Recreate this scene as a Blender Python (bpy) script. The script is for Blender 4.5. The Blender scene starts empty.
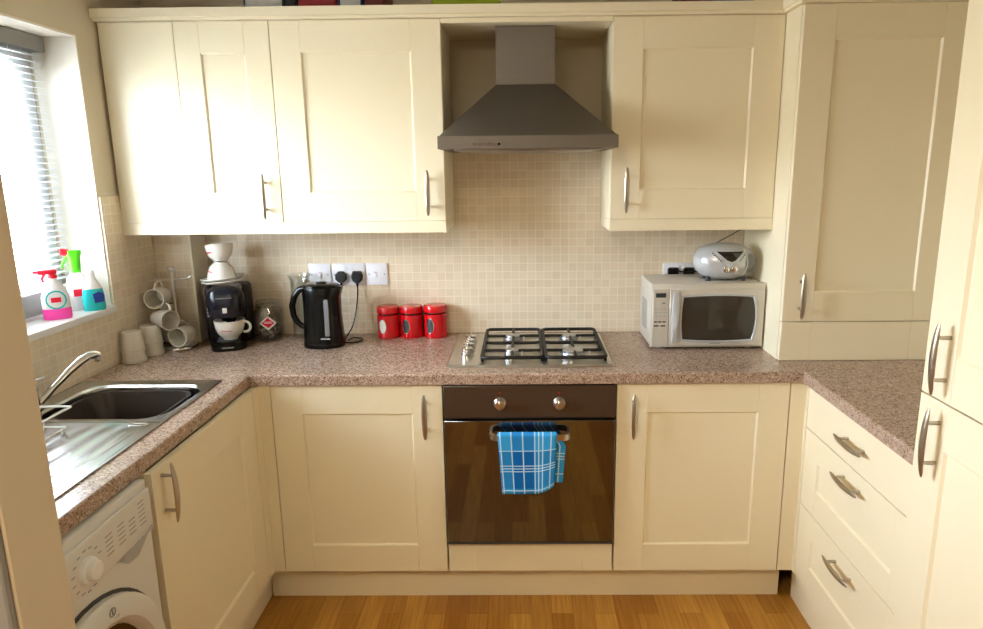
import bpy, bmesh, math, random
from mathutils import Vector, Matrix
random.seed(7)
PI = math.pi
scene = bpy.context.scene
col = scene.collection

# ------------------------------------------------------------------ materials
def srgb(r, g, b):
    def f(c):
        c /= 255.0
        return c / 12.92 if c <= 0.04045 else ((c + 0.055) / 1.055) ** 2.4
    return (f(r), f(g), f(b), 1.0)

def new_mat(name):
    m = bpy.data.materials.new(name)
    m.use_nodes = True
    nt = m.node_tree
    return m, nt, nt.nodes['Principled BSDF']

def nd(nt, typ, **kw):
    n = nt.nodes.new(typ)
    for k, v in kw.items():
        setattr(n, k, v)
    return n

def plain(name, rgb, rough=0.5, metal=0.0, spec=0.5, var=0.04, nscale=12.0, bump=0.0, coat=0.0,
          trans=0.0, ior=1.45, stretch=None, alpha=1.0):
    """Procedural paint / plastic / metal: base colour with slow noise variation."""
    m, nt, p = new_mat(name)
    geo = nd(nt, 'ShaderNodeNewGeometry')
    no = nd(nt, 'ShaderNodeTexNoise')
    no.inputs['Scale'].default_value = nscale
    no.inputs['Detail'].default_value = 3
    if stretch:
        mp = nd(nt, 'ShaderNodeMapping')
        mp.inputs['Scale'].default_value = stretch
        nt.links.new(geo.outputs['Position'], mp.inputs['Vector'])
        nt.links.new(mp.outputs['Vector'], no.inputs['Vector'])
    else:
        nt.links.new(geo.outputs['Position'], no.inputs['Vector'])
    c = srgb(*rgb)
    mix = nd(nt, 'ShaderNodeMix', data_type='RGBA')
    mix.inputs[6].default_value = tuple(x * (1 - var) for x in c[:3]) + (1,)
    mix.inputs[7].default_value = tuple(min(1, x * (1 + var)) for x in c[:3]) + (1,)
    nt.links.new(no.outputs['Fac'], mix.inputs[0])
    nt.links.new(mix.outputs[2], p.inputs['Base Color'])
    p.inputs['Roughness'].default_value = rough
    p.inputs['Metallic'].default_value = metal
    p.inputs['Specular IOR Level'].default_value = spec
    p.inputs['IOR'].default_value = ior
    p.inputs['Transmission Weight'].default_value = trans
    p.inputs['Coat Weight'].default_value = coat
    p.inputs['Coat Roughness'].default_value = 0.05
    p.inputs['Alpha'].default_value = alpha
    if bump:
        b = nd(nt, 'ShaderNodeBump')
        b.inputs['Strength'].default_value = bump
        b.inputs['Distance'].default_value = 0.001
        nt.links.new(no.outputs['Fac'], b.inputs['Height'])
        nt.links.new(b.outputs['Normal'], p.inputs['Normal'])
    return m

def tile_mat(name, axes):
    m, nt, p = new_mat(name)
    geo = nd(nt, 'ShaderNodeNewGeometry')
    sep = nd(nt, 'ShaderNodeSeparateXYZ')
    cmb = nd(nt, 'ShaderNodeCombineXYZ')
    nt.links.new(geo.outputs['Position'], sep.inputs[0])
    nt.links.new(sep.outputs[axes[0]], cmb.inputs[0])
    nt.links.new(sep.outputs[axes[1]], cmb.inputs[1])
    br = nd(nt, 'ShaderNodeTexBrick')
    br.offset = 0.0
    br.squash = 1.0
    br.inputs['Scale'].default_value = 1.0
    br.inputs['Brick Width'].default_value = 0.0345
    br.inputs['Row Height'].default_value = 0.0345
    br.inputs['Mortar Size'].default_value = 0.0017
    br.inputs['Mortar Smooth'].default_value = 0.25
    br.inputs['Bias'].default_value = 0.0
    br.inputs['Color1'].default_value = srgb(228, 210, 181)
    br.inputs['Color2'].default_value = srgb(236, 220, 194)
    br.inputs['Mortar'].default_value = srgb(243, 233, 214)
    nt.links.new(cmb.outputs[0], br.inputs['Vector'])
    nt.links.new(br.outputs['Color'], p.inputs['Base Color'])
    p.inputs['Roughness'].default_value = 0.32
    b = nd(nt, 'ShaderNodeBump')
    b.invert = True
    b.inputs['Strength'].default_value = 0.5
    b.inputs['Distance'].default_value = 0.0015
    nt.links.new(br.outputs['Fac'], b.inputs['Height'])
    nt.links.new(b.outputs['Normal'], p.inputs['Normal'])
    return m

def worktop_mat():
    m, nt, p = new_mat('speckled_granite_laminate')
    geo = nd(nt, 'ShaderNodeNewGeometry')
    vo = nd(nt, 'ShaderNodeTexVoronoi')
    vo.inputs['Scale'].default_value = 260
    nt.links.new(geo.outputs['Position'], vo.inputs['Vector'])
    sp = nd(nt, 'ShaderNodeSeparateColor')
    nt.links.new(vo.outputs['Color'], sp.inputs[0])
    no = nd(nt, 'ShaderNodeTexNoise')
    no.inputs['Scale'].default_value = 60
    no.inputs['Detail'].default_value = 4
    nt.links.new(geo.outputs['Position'], no.inputs['Vector'])
    ad = nd(nt, 'ShaderNodeMath', operation='ADD')
    nt.links.new(sp.outputs[0], ad.inputs[0])
    mu = nd(nt, 'ShaderNodeMath', operation='MULTIPLY_ADD')
    mu.inputs[1].default_value = 0.8
    mu.inputs[2].default_value = -0.4
    nt.links.new(no.outputs['Fac'], mu.inputs[0])
    nt.links.new(mu.outputs[0], ad.inputs[1])
    ra = nd(nt, 'ShaderNodeValToRGB')
    e = ra.color_ramp.elements
    e[0].position = 0.0; e[0].color = srgb(112, 88, 74)
    e[1].position = 1.0; e[1].color = srgb(206, 184, 166)
    for pos, c in ((0.16, (138, 112, 96)), (0.30, (164, 138, 120)), (0.62, (176, 150, 132)), (0.8, (188, 163, 145))):
        x = e.new(pos); x.color = srgb(*c)
    nt.links.new(ad.outputs[0], ra.inputs[0])
    nt.links.new(ra.outputs['Color'], p.inputs['Base Color'])
    p.inputs['Roughness'].default_value = 0.24
    return m

def floor_mat():
    m, nt, p = new_mat('oak_strip_laminate')
    geo = nd(nt, 'ShaderNodeNewGeometry')
    sep = nd(nt, 'ShaderNodeSeparateXYZ')
    cmb = nd(nt, 'ShaderNodeCombineXYZ')
    nt.links.new(geo.outputs['Position'], sep.inputs[0])
    nt.links.new(sep.outputs[1], cmb.inputs[0])
    nt.links.new(sep.outputs[0], cmb.inputs[1])
    br = nd(nt, 'ShaderNodeTexBrick')
    br.offset = 0.41
    br.offset_frequency = 2
    br.inputs['Scale'].default_value = 1.0
    br.inputs['Brick Width'].default_value = 0.62
    br.inputs['Row Height'].default_value = 0.078
    br.inputs['Mortar Size'].default_value = 0.0006
    br.inputs['Mortar Smooth'].default_value = 0.3
    br.inputs['Color1'].default_value = srgb(214, 160, 74)
    br.inputs['Color2'].default_value = srgb(170, 112, 38)
    br.inputs['Mortar'].default_value = srgb(90, 52, 14)
    nt.links.new(cmb.outputs[0], br.inputs['Vector'])
    mp = nd(nt, 'ShaderNodeMapping')
    mp.inputs['Scale'].default_value = (90, 5, 1)
    nt.links.new(geo.outputs['Position'], mp.inputs['Vector'])
    no = nd(nt, 'ShaderNodeTexNoise')
    no.inputs['Scale'].default_value = 1.0
    no.inputs['Detail'].default_value = 5
    nt.links.new(mp.outputs['Vector'], no.inputs['Vector'])
    mix = nd(nt, 'ShaderNodeMix', data_type='RGBA', blend_type='MULTIPLY')
    ra = nd(nt, 'ShaderNodeValToRGB')
    ra.color_ramp.elements[0].position = 0.3
    ra.color_ramp.elements[0].color = (0.62, 0.55, 0.45, 1)
    ra.color_ramp.elements[1].position = 0.65
    ra.color_ramp.elements[1].color = (1, 1, 1, 1)
    nt.links.new(no.outputs['Fac'], ra.inputs[0])
    mix.inputs[0].default_value = 0.75
    nt.links.new(br.outputs['Color'], mix.inputs[6])
    nt.links.new(ra.outputs['Color'], mix.inputs[7])
    nt.links.new(mix.outputs[2], p.inputs['Base Color'])
    p.inputs['Roughness'].default_value = 0.38
    return m

def towel_mat():
    """blue woven plaid: white lines at set places on the cloth (object coordinates)"""
    m, nt, p = new_mat('blue_plaid_cotton')
    tc = nd(nt, 'ShaderNodeUVMap')
    sep = nd(nt, 'ShaderNodeSeparateXYZ')
    nt.links.new(tc.outputs['UV'], sep.inputs[0])
    def lines(out, places, w):
        acc = None
        for q in places:
            a = nd(nt, 'ShaderNodeMath', operation='COMPARE')
            a.inputs[1].default_value = q
            a.inputs[2].default_value = w
            nt.links.new(out, a.inputs[0])
            if acc is None:
                acc = a.outputs[0]
            else:
                mx = nd(nt, 'ShaderNodeMath', operation='MAXIMUM')
                nt.links.new(acc, mx.inputs[0]); nt.links.new(a.outputs[0], mx.inputs[1])
                acc = mx.outputs[0]
        return acc
    a = lines(sep.outputs[0], (0.008, 0.046, 0.086, 0.128, 0.142, 0.156, 0.185), 0.0022)
    b = lines(sep.outputs[1], (0.012, 0.082, 0.092, 0.102, 0.156, 0.30, 0.31, 0.32, 0.372), 0.0017)
    mx = nd(nt, 'ShaderNodeMath', operation='MAXIMUM')
    nt.links.new(a, mx.inputs[0]); nt.links.new(b, mx.inputs[1])
    # broad darker checks
    def band(out, lo, hi):
        g = nd(nt, 'ShaderNodeMath', operation='COMPARE')
        g.inputs[1].default_value = (lo + hi) / 2; g.inputs[2].default_value = (hi - lo) / 2
        nt.links.new(out, g.inputs[0]); return g.outputs[0]
    dk = nd(nt, 'ShaderNodeMath', operation='ADD')
    nt.links.new(band(sep.outputs[0], 0.046, 0.128), dk.inputs[0])
    nt.links.new(band(sep.outputs[1], 0.02, 0.156), dk.inputs[1])
    mu = nd(nt, 'ShaderNodeMath', operation='MULTIPLY'); mu.inputs[1].default_value = 0.5
    nt.links.new(dk.outputs[0], mu.inputs[0])
    m1 = nd(nt, 'ShaderNodeMix', data_type='RGBA')
    m1.inputs[6].default_value = srgb(58, 166, 238); m1.inputs[7].default_value = srgb(22, 108, 196)
    nt.links.new(mu.outputs[0], m1.inputs[0])
    m2 = nd(nt, 'ShaderNodeMix', data_type='RGBA')
    m2.inputs[7].default_value = srgb(190, 228, 250)
    nt.links.new(m1.outputs[2], m2.inputs[6])
    nt.links.new(mx.outputs[0], m2.inputs[0])
    nt.links.new(m2.outputs[2], p.inputs['Base Color'])
    p.inputs['Roughness'].default_value = 0.95
    p.inputs['Specular IOR Level'].default_value = 0.1
    return m

def glass_mat(name, tint=(1, 1, 1), refl=0.12, rough=0.03):
    """thin clear glass: mostly lets light through, mirrors at grazing angles"""
    m = bpy.data.materials.new(name); m.use_nodes = True
    nt = m.node_tree; nt.nodes.clear()
    out = nd(nt, 'ShaderNodeOutputMaterial')
    tr = nd(nt, 'ShaderNodeBsdfTransparent'); tr.inputs[0].default_value = (*tint, 1)
    gl = nd(nt, 'ShaderNodeBsdfGlossy'); gl.inputs['Roughness'].default_value = rough
    lw = nd(nt, 'ShaderNodeLayerWeight'); lw.inputs[0].default_value = 0.2
    ma = nd(nt, 'ShaderNodeMath', operation='MULTIPLY_ADD')
    ma.inputs[1].default_value = 0.5; ma.inputs[2].default_value = refl
    nt.links.new(lw.outputs['Facing'], ma.inputs[0])
    mix = nd(nt, 'ShaderNodeMixShader')
    nt.links.new(ma.outputs[0], mix.inputs[0])
    nt.links.new(tr.outputs[0], mix.inputs[1]); nt.links.new(gl.outputs[0], mix.inputs[2])
    nt.links.new(mix.outputs[0], out.inputs[0])
    return m

M = dict(
    cream=plain('cream_satin_paint', (244, 233, 203), 0.36, var=0.015, nscale=3),
    cream_edge=plain('cream_satin_moulding', (244, 233, 203), 0.35, var=0.015, nscale=3),
    wall=plain('magnolia_wall_paint', (216, 203, 178), 0.85, var=0.03, nscale=5, bump=0.05),
    reveal=plain('recess_painted_daylight', (240, 234, 222), 0.8, var=0.02),  # paler than the wall: bright daylight on the recess put into its colour
    ceil=plain('white_ceiling_paint', (236, 232, 222), 0.9),
    white=plain('white_gloss_paint', (240, 240, 238), 0.35, var=0.01),
    upvc=plain('white_upvc', (228, 234, 240), 0.3, var=0.01),
    slat=plain('white_blind_slat', (240, 243, 246), 0.4, var=0.01),
    rail=plain('grey_blind_headrail', (132, 130, 126), 0.5, var=0.03),
    tile_b=tile_mat('beige_mosaic_tiles_back', (0, 2)),
    tile_l=tile_mat('beige_mosaic_tiles_side', (1, 2)),
    top=worktop_mat(), floor=floor_mat(), towel=towel_mat(),
    steel=plain('brushed_stainless', (196, 192, 184), 0.28, 1.0, var=0.05, nscale=1.0, stretch=(4, 400, 400)),
    sink=plain('satin_sink_steel', (190, 190, 188), 0.24, 1.0, var=0.04, nscale=30),
    hood=plain('brushed_hood_steel', (124, 117, 108), 0.5, 0.8, var=0.06, nscale=1.0, stretch=(3, 300, 300)),
    chrome=plain('chrome', (220, 220, 220), 0.08, 1.0, var=0.01),
    nickel=plain('brushed_nickel', (184, 175, 160), 0.32, 1.0, var=0.04, nscale=80),
    blackmetal=plain('black_cast_iron', (10, 10, 10), 0.5, 0.0, var=0.1, nscale=90, bump=0.1),
    burner=plain('burner_aluminium', (180, 182, 186), 0.3, 1.0, var=0.05, nscale=60),
    ovenpanel=plain('dark_bronze_panel', (92, 78, 66), 0.32, 0.6, var=0.04, nscale=20),
    ovenglass=plain('dark_oven_glass', (20, 12, 6), 0.04, 0.0, spec=0.9, ior=1.9, var=0.02),
    black=plain('black_plastic', (8, 8, 9), 0.2, spec=0.4, var=0.05, nscale=30),
    blackm=plain('black_matt_plastic', (22, 22, 23), 0.5, var=0.05, nscale=30),
    navy=plain('dark_gloss_plastic', (20, 22, 34), 0.15, var=0.05, nscale=30),
    grey=plain('mid_grey_plastic', (120, 122, 124), 0.45, var=0.03),
    lgrey=plain('light_grey_plastic', (182, 184, 186), 0.45, var=0.03),
    dgrey=plain('dark_grey_plastic', (62, 62, 64), 0.45, var=0.03),
    silver=plain('silver_painted_plastic', (206, 200, 188), 0.35, 0.2, var=0.03, nscale=40),
    silverb=plain('silver_radio_plastic', (200, 203, 206), 0.25, 0.3, var=0.03, nscale=40),
    mwglass=plain('smoked_door_glass', (62, 55, 46), 0.1, 0.0, var=0.05, nscale=300),
    ceramic=plain('white_glazed_ceramic', (236, 232, 222), 0.18, var=0.015),
    mugc=plain('cream_glazed_ceramic', (222, 214, 198), 0.25, var=0.02),
    red=plain('red_enamel', (206, 10, 22), 0.2, var=0.05, nscale=15, coat=0.4),
    redp=plain('red_plastic', (222, 22, 48), 0.35),
    pink=plain('pink_liquid', (255, 70, 170), 0.3),
    green=plain('lime_green_plastic', (84, 206, 30), 0.35),
    teal=plain('teal_liquid', (40, 190, 190), 0.2),
    blue=plain('navy_blue_label', (28, 52, 130), 0.4),
    label=plain('white_paper_label', (240, 236, 232), 0.6),
    bowl=plain('dark_brown_plastic', (52, 44, 40), 0.3, var=0.04),
    washer=plain('white_enamel', (226, 224, 218), 0.3, var=0.01),
    washerg=plain('grey_print', (150, 150, 152), 0.5),
    doorglass=plain('dark_porthole_glass', (24, 18, 15), 0.05, spec=0.8),
    cont=plain('coffee_capsules', (70, 48, 36), 0.5, var=0.5, nscale=90),
    glass=glass_mat('clear_glass', (0.93, 0.94, 0.93), 0.08),
    pane=glass_mat('window_glass', (0.97, 0.99, 1.0), 0.03),
    bookr=plain('red_book_cloth', (150, 40, 44), 0.6), bookb=plain('dark_blue_cover', (52, 56, 110), 0.5),
    bookw=plain('pale_page_paper', (214, 216, 214), 0.8, var=0.12, nscale=60), bookk=plain('charcoal_cover', (42, 44, 50), 0.5),
    bookg=plain('yellow_green_card', (150, 170, 30), 0.6), bookm=plain('maroon_cover', (112, 44, 40), 0.6),
    lcd=plain('lcd_grey_green', (52, 60, 62), 0.2), ivory=plain('white_socket_plastic', (236, 236, 242), 0.3, var=0.01),
    hall=plain('hall_shade_grey', (150, 149, 148), 0.8),  # darkened so the grey holds the shade of the opening wall
)

# ------------------------------------------------------------------ mesh builder
class MB:
    def __init__(s):
        s.bm = bmesh.new(); s.mats = []; s.T = Matrix.Identity(4); s.mi = 0
        s.uv = None
    def use(s, m):
        if m not in s.mats: s.mats.append(m)
        s.mi = s.mats.index(m); return s
    def _fin(s, verts, faces):
        for f in faces: f.material_index = s.mi
        for v in verts: v.co = s.T @ v.co
    def box(s, x0, x1, y0, y1, z0, z1, bev=0.0, seg=1):
        vs = [s.bm.verts.new((x, y, z)) for x in (x0, x1) for y in (y0, y1) for z in (z0, z1)]
        idx = ((0, 1, 3, 2), (4, 6, 7, 5), (0, 4, 5, 1), (2, 3, 7, 6), (0, 2, 6, 4), (1, 5, 7, 3))
        fs = [s.bm.faces.new([vs[i] for i in q]) for q in idx]
        if bev > 0:
            es = list({e for f in fs for e in f.edges})
            r = bmesh.ops.bevel(s.bm, geom=es, offset=bev, segments=seg, profile=0.5, affect='EDGES')
            fs = list({f for v in r['verts'] for f in v.link_faces} | {f for f in fs if f.is_valid})
            vs = list({v for f in fs for v in f.verts})
        s._fin(vs, fs); return s
    def rings(s, rings, cap0=True, cap1=True, loop=False):
        """loft a list of rings (equal-length lists of points)"""
        R = [[s.bm.verts.new(p) for p in r] for r in rings]
        n = len(R[0]); fs = []
        pairs = list(zip(R[:-1], R[1:])) + ([(R[-1], R[0])] if loop else [])
        for a, b in pairs:
            for i in range(n):
                j = (i + 1) % n
                fs.append(s.bm.faces.new((a[i], a[j], b[j], b[i])))
        if not loop:
            if cap0: fs.append(s.bm.faces.new(list(reversed(R[0]))))
            if cap1: fs.append(s.bm.faces.new(R[-1]))
        s._fin([v for r in R for v in r], fs); return s
    def lathe(s, prof, n=32, o=(0, 0, 0), axis=None, cap0=True, cap1=True):
        """prof: (radius, height) list about a vertical axis at o, or about 'axis'"""
        q = Matrix.Identity(3)
        if axis is not None:
            q = Vector((0, 0, 1)).rotation_difference(Vector(axis)).to_matrix()
        o = Vector(o)
        rr = []
        for r, h in prof:
            r = max(r, 1e-5)
            rr.append([o + q @ Vector((r * math.cos(2 * PI * i / n), r * math.sin(2 * PI * i / n), h)) for i in range(n)])
        return s.rings(rr, cap0, cap1)
    def cyl(s, p0, p1, r0, r1=None, n=20):
        p0 = Vector(p0); p1 = Vector(p1); d = p1 - p0
        return s.lathe([(r0, 0), (r0 if r1 is None else r1, d.length)], n, p0, d)
    def tube(s, pts, r, n=8, loop=False):
        pts = [Vector(p) for p in pts]; N = len(pts)
        rad = r if isinstance(r, (list, tuple)) else [r] * N
        rr = []; up = None
        for i, p in enumerate(pts):
            a = pts[(i - 1) % N] if (loop or i > 0) else p
            b = pts[(i + 1) % N] if (loop or i < N - 1) else p
            t = (b - a).normalized()
            if up is None:
                up = Vector((0, 0, 1)) if abs(t.z) < 0.9 else Vector((1, 0, 0))
            u = (up - t * up.dot(t))
            if u.length < 1e-6: u = t.orthogonal()
            u.normalize(); w = t.cross(u); up = u
            rr.append([p + (u * math.cos(2 * PI * k / n) + w * math.sin(2 * PI * k / n)) * rad[i] for k in range(n)])
        return s.rings(rr, loop=loop)
    def prism(s, poly, a, b, axis='z'):
        f = {'z': lambda p, h: (p[0], p[1], h), 'y': lambda p, h: (p[0], h, p[1]), 'x': lambda p, h: (h, p[0], p[1])}[axis]
        return s.rings([[f(p, a) for p in poly], [f(p, b) for p in poly]])
    def sphere(s, c, r, n=16, sz=1.0):
        return s.lathe([(r * math.sin(PI * k / n), -r * math.cos(PI * k / n) * sz) for k in range(n + 1)], n * 2, c)
    def build(s, name, mat=None, parent=None, loc=(0, 0, 0), rotz=0.0, ang=38, kind=None):
        bm = s.bm
        bmesh.ops.recalc_face_normals(bm, faces=bm.faces)
        lim = math.radians(ang)
        for f in bm.faces: f.smooth = True
        for e in bm.edges:
            e.smooth = len(e.link_faces) == 2 and e.calc_face_angle(0) < lim
        me = bpy.data.meshes.new(name)
        bm.to_mesh(me); bm.free()
        if s.mats:
            for m in s.mats: me.materials.append(m)
        else:
            me.materials.append(mat)
        o = bpy.data.objects.new(name, me); col.objects.link(o)
        if parent is not None: o.parent = parent
        o.location = loc; o.rotation_euler = (0, 0, rotz)
        if kind: o['kind'] = kind
        return o

def thing(name, label, cat, loc=(0, 0, 0), rotz=0.0, group=None):
    o = bpy.data.objects.new(name, None); col.objects.link(o)
    o.empty_display_size = 0.05
    o.location = loc; o.rotation_euler = (0, 0, rotz)
    o['label'] = label; o['category'] = cat
    if group: o['group'] = group
    return o
def tag(o, label, cat, group=None):
    o['label'] = label; o['category'] = cat
    if group: o['group'] = group
    return o
def copy_tree(root, loc, rot=None, label=None):
    r = root.copy(); col.objects.link(r); r.location = loc
    if rot is not None: r.rotation_euler = rot
    if label: r['label'] = label
    for ch in root.children:
        c = ch.copy(); col.objects.link(c); c.parent = r
        for g in ch.children:
            d = g.copy(); col.objects.link(d); d.parent = c
    return r
def rrect(cx, cy, hx, hy, r, z, n=6):
    """rounded rectangle ring, counter-clockwise"""
    pts = []
    for (sx, sy, a0) in ((1, 1, 0), (-1, 1, PI / 2), (-1, -1, PI), (1, -1, 3 * PI / 2)):
        for k in range(n + 1):
            a = a0 + PI / 2 * k / n
            pts.append((cx + sx * (hx - r) + r * math.cos(a), cy + sy * (hy - r) + r * math.sin(a), z))
    return pts
def text_mesh(body, size, depth=0.0003):
    """lettering as a mesh lying in local XZ facing -Y"""
    cu = bpy.data.curves.new('lettering', 'FONT'); cu.body = body; cu.size = size
    cu.extrude = depth; cu.align_x = 'CENTER'; cu.align_y = 'CENTER'
    t = bpy.data.objects.new('lettering', cu); col.objects.link(t)
    dg = bpy.context.evaluated_depsgraph_get()
    me = bpy.data.meshes.new_from_object(t.evaluated_get(dg))
    bpy.data.objects.remove(t)
    me.transform(Matrix.Rotation(PI / 2, 4, 'X'))
    return me
def text_part(name, body, size, mat, parent, loc, rot=(0, 0, 0)):
    me = text_mesh(body, size); me.materials.clear(); me.materials.append(mat)
    o = bpy.data.objects.new(name, me); col.objects.link(o)
    o.parent = parent; o.location = loc; o.rotation_euler = rot
    return o

# ------------------------------------------------------------------ dimensions
WL, WR = -1.507, 1.545            # left and right wall faces
YW = -0.315                       # wall cabinet door fronts
YB = -0.585                       # base cabinet door fronts
ZT = 0.91                         # worktop top
XL, XR = -0.959, 0.933            # worktop front edges of the side runs
YJ = -1.895                       # far face of the wall at the kitchen opening

# ------------------------------------------------------------------ room shell
b = MB(); b.box(-1.80, 1.70, -5.0, 0.15, -0.06, 0.0); b.build('floor', M['floor'], kind='structure')
b = MB(); b.box(-1.80, 1.70, -5.0, 0.15, 2.42, 2.5); b.build('ceiling', M['ceil'], kind='structure')
b = MB(); b.box(-1.80, 1.70, 0.0, 0.15, 0, 2.42); b.build('wall_back', M['wall'], kind='structure')
b = MB(); b.box(WR, WR + 0.155, -5.0, 0.0, 0, 2.42); b.build('wall_right', M['wall'], kind='structure')
b = MB(); b.box(-1.80, 1.70, -5.15, -5.0, 0, 2.42); b.build('wall_rear', M['hall'], kind='structure')
WY0, WY1, WZ0, WZ1 = -1.56, -0.428, 1.122, 2.045
b = MB()
b.box(-1.80, WL, WY1, 0.0, 0, 2.42)
b.box(-1.80, WL, -5.0, WY0, 0, 2.42)
b.box(-1.80, WL, WY0, WY1, 0, WZ0 - 0.02)
b.box(-1.80, WL, WY0, WY1, WZ1, 2.42)
b.build('wall_left', M['wall'], kind='structure')
b = MB(); b.box(WL, -0.706, YJ - 0.100, YJ, 0, 2.42, 0.003); b.build('wall_front', M['wall'], kind='structure')
b = MB(); b.box(WL, -0.708, YJ - 0.114, YJ - 0.1005, 0, 2.42, 0.003); b.build('trim_1', M['hall'], kind='structure')  # thin sheet on the hall face, its grey stands in for shade
# boxed-in pipes in the corner
b = MB(); b.box(WL + 0.008, -1.345, -0.135, 0.0, ZT + 0.0005, 1.3655, 0.002); b.use(M['tile_b']); o = b.build('trim_2', kind='structure')
o.data.materials.clear(); o.data.materials.append(M['tile_b'])
b = MB(); b.box(-1.350, -1.342, -0.139, -0.1355, ZT + 0.0005, 1.3655, 0.001); b.box(-1.3447, -1.341, -0.139, -0.128, ZT + 0.0005, 1.3655, 0.001)
b.build('trim_3', M['cream_edge'], kind='structure')
# tiling
b = MB(); b.box(-1.3445, 0.895, -0.008, 0.0, ZT + 0.0005, 1.3655); b.box(-0.30, 0.30, -0.008, 0.0, 1.3655, 1.69); b.build('trim_4', M['tile_b'], kind='structure')
b = MB()
b.box(WL, WL + 0.008, WY1, -0.0, ZT + 0.0005, 1.512)
b.box(WL, WL + 0.008, YJ, WY1, ZT + 0.0005, WZ0 - 0.021)
b.build('trim_5', M['tile_l'], kind='structure')
# sill
b = MB(); b.box(-1.80, WL + 0.016, WY0 + 0.001, WY1 - 0.001, WZ0 - 0.02, WZ0 + 0.003, 0.003, 2); b.build('trim_6', M['white'], kind='structure')

# thin sheets lining the window recess, their paler colour imitates strong daylight
b = MB()
b.box(-1.660, WL + .0005, WY1 - .006, WY1 + .0005, WZ0 + .0035, WZ1 - .0065)
b.box(-1.660, WL + .0005, WY0 - .0005, WY0 + .006, WZ0 + .0035, WZ1 - .0065)
b.box(-1.660, WL + .0005, WY0 - .0005, WY1 + .0005, WZ1 - .0062, WZ1 + .0005)
b.build('trim_7', M['reveal'], kind='structure')
# window in the left wall
XF = -1.672
win = bpy.data.objects.new('window_1', None); col.objects.link(win); win['kind'] = 'structure'
def framebox(mb, y0, y1, z0, z1, w, x0, x1, bev=0.004):
    mb.box(x0, x1, y0, y0 + w, z0, z1, bev); mb.box(x0, x1, y1 - w, y1, z0, z1, bev)
    mb.box(x0, x1, y0 + w, y1 - w, z0, z0 + w, bev); mb.box(x0, x1, y0 + w, y1 - w, z1 - w, z1, bev)
b = MB(); framebox(b, WY0 + .002, WY1 - .002, WZ0 + .004, WZ1 - .002, 0.058, XF - .065, XF)
b.box(XF - .065, XF, -1.01, -0.955, WZ0 + .055, WZ1 - .055, 0.004)
b.build('window_frame', M['upvc'], win)
b = MB()
framebox(b, -0.955, WY1 - .057, WZ0 + .059, WZ1 - .057, 0.05, XF - .055, XF + .012, 0.008)
framebox(b, WY0 + .057, -1.01, WZ0 + .059, WZ1 - .057, 0.05, XF - .055, XF + .012, 0.008)
b.build('window_sash', M['upvc'], win)
b = MB()
b.box(XF - .03, XF - .026, -0.906, WY1 - .106, WZ0 + .108, WZ1 - .106)
b.box(XF - .03, XF - .026, WY0 + .106, -1.059, WZ0 + .108, WZ1 - .106)
b.build('window_pane', M['pane'], win)

# venetian blind
XB = -1.632
bl = thing('venetian_blind', 'white venetian blind with grey headrail hanging in the window recess', 'blind', (XB, -0.998, WZ1 - 0.0072))
b = MB(); b.box(-0.028, 0.028, -0.56, 0.553, -0.05, 0.0, 0.003); b.build('headrail', M['rail'], bl)
b = MB()
z = -0.062
tilt = math.radians(4)
while z > -0.82:
    b.T = Matrix.Translation((0, 0, z)) @ Matrix.Rotation(tilt, 4, 'Y')
    prof = [(-0.0125, 0.0), (-0.006, 0.0016), (0.0, 0.0022), (0.006, 0.0016), (0.0125, 0.0)]
    poly = prof + [(x, q - 0.0004) for x, q in reversed(prof)]
    b.prism(poly, -0.556, 0.548, 'y')
    z -= 0.0205
b.T = Matrix.Identity(4)
zz = -0.828
for k in range(14):
    b.T = Matrix.Translation((0, 0, zz - k * 0.0052)) @ Matrix.Rotation(math.radians(3), 4, 'Y')
    b.prism(poly, -0.556, 0.548, 'y')
b.T = Matrix.Identity(4)
b.build('slats', M['slat'], bl)
b = MB(); b.box(-0.013, 0.013, -0.556, 0.548, -0.915, -0.90, 0.003); b.build('bottom_rail', M['slat'], bl)
b = MB()
for y in (0.40, 0.0, -0.40):
    b.tube([(0.0142, y, -0.05), (0.0142, y, -0.90)], 0.0007, 5); b.tube([(-0.0142, y, -0.05), (-0.0142, y, -0.90)], 0.0007, 5)
b.build('ladder_cord', M['slat'], bl)

# ------------------------------------------------------------------ shaker door helpers (local: front face at y=0, x 0..w, z up)
def shaker(mb, x0, x1, z0, z1, st=0.105, rl=0.105, t=0.02, rec=0.007, y=0.0):
    e = 0.0009
    mb.box(x0, x0 + st, y, y + t, z0, z1, e); mb.box(x1 - st, x1, y, y + t, z0, z1, e)
    mb.box(x0 + st, x1 - st, y, y + t, z0, z0 + rl, e); mb.box(x0 + st, x1 - st, y, y + t, z1 - rl, z1, e)
    # sloped lip and sunk panel
    a, c = x0 + st, x1 - st; d, f = z0 + rl, z1 - rl; L = 0.005
    outer = [(a, y + .0006, d), (c, y + .0006, d), (c, y + .0006, f), (a, y + .0006, f)]
    inner = [(a + L, y + rec, d + L), (c - L, y + rec, d + L), (c - L, y + rec, f - L), (a + L, y + rec, f - L)]
    back = [(p[0], y + t - .001, p[2]) for p in outer]
    mb.rings([back, outer, inner], True, True)
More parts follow.
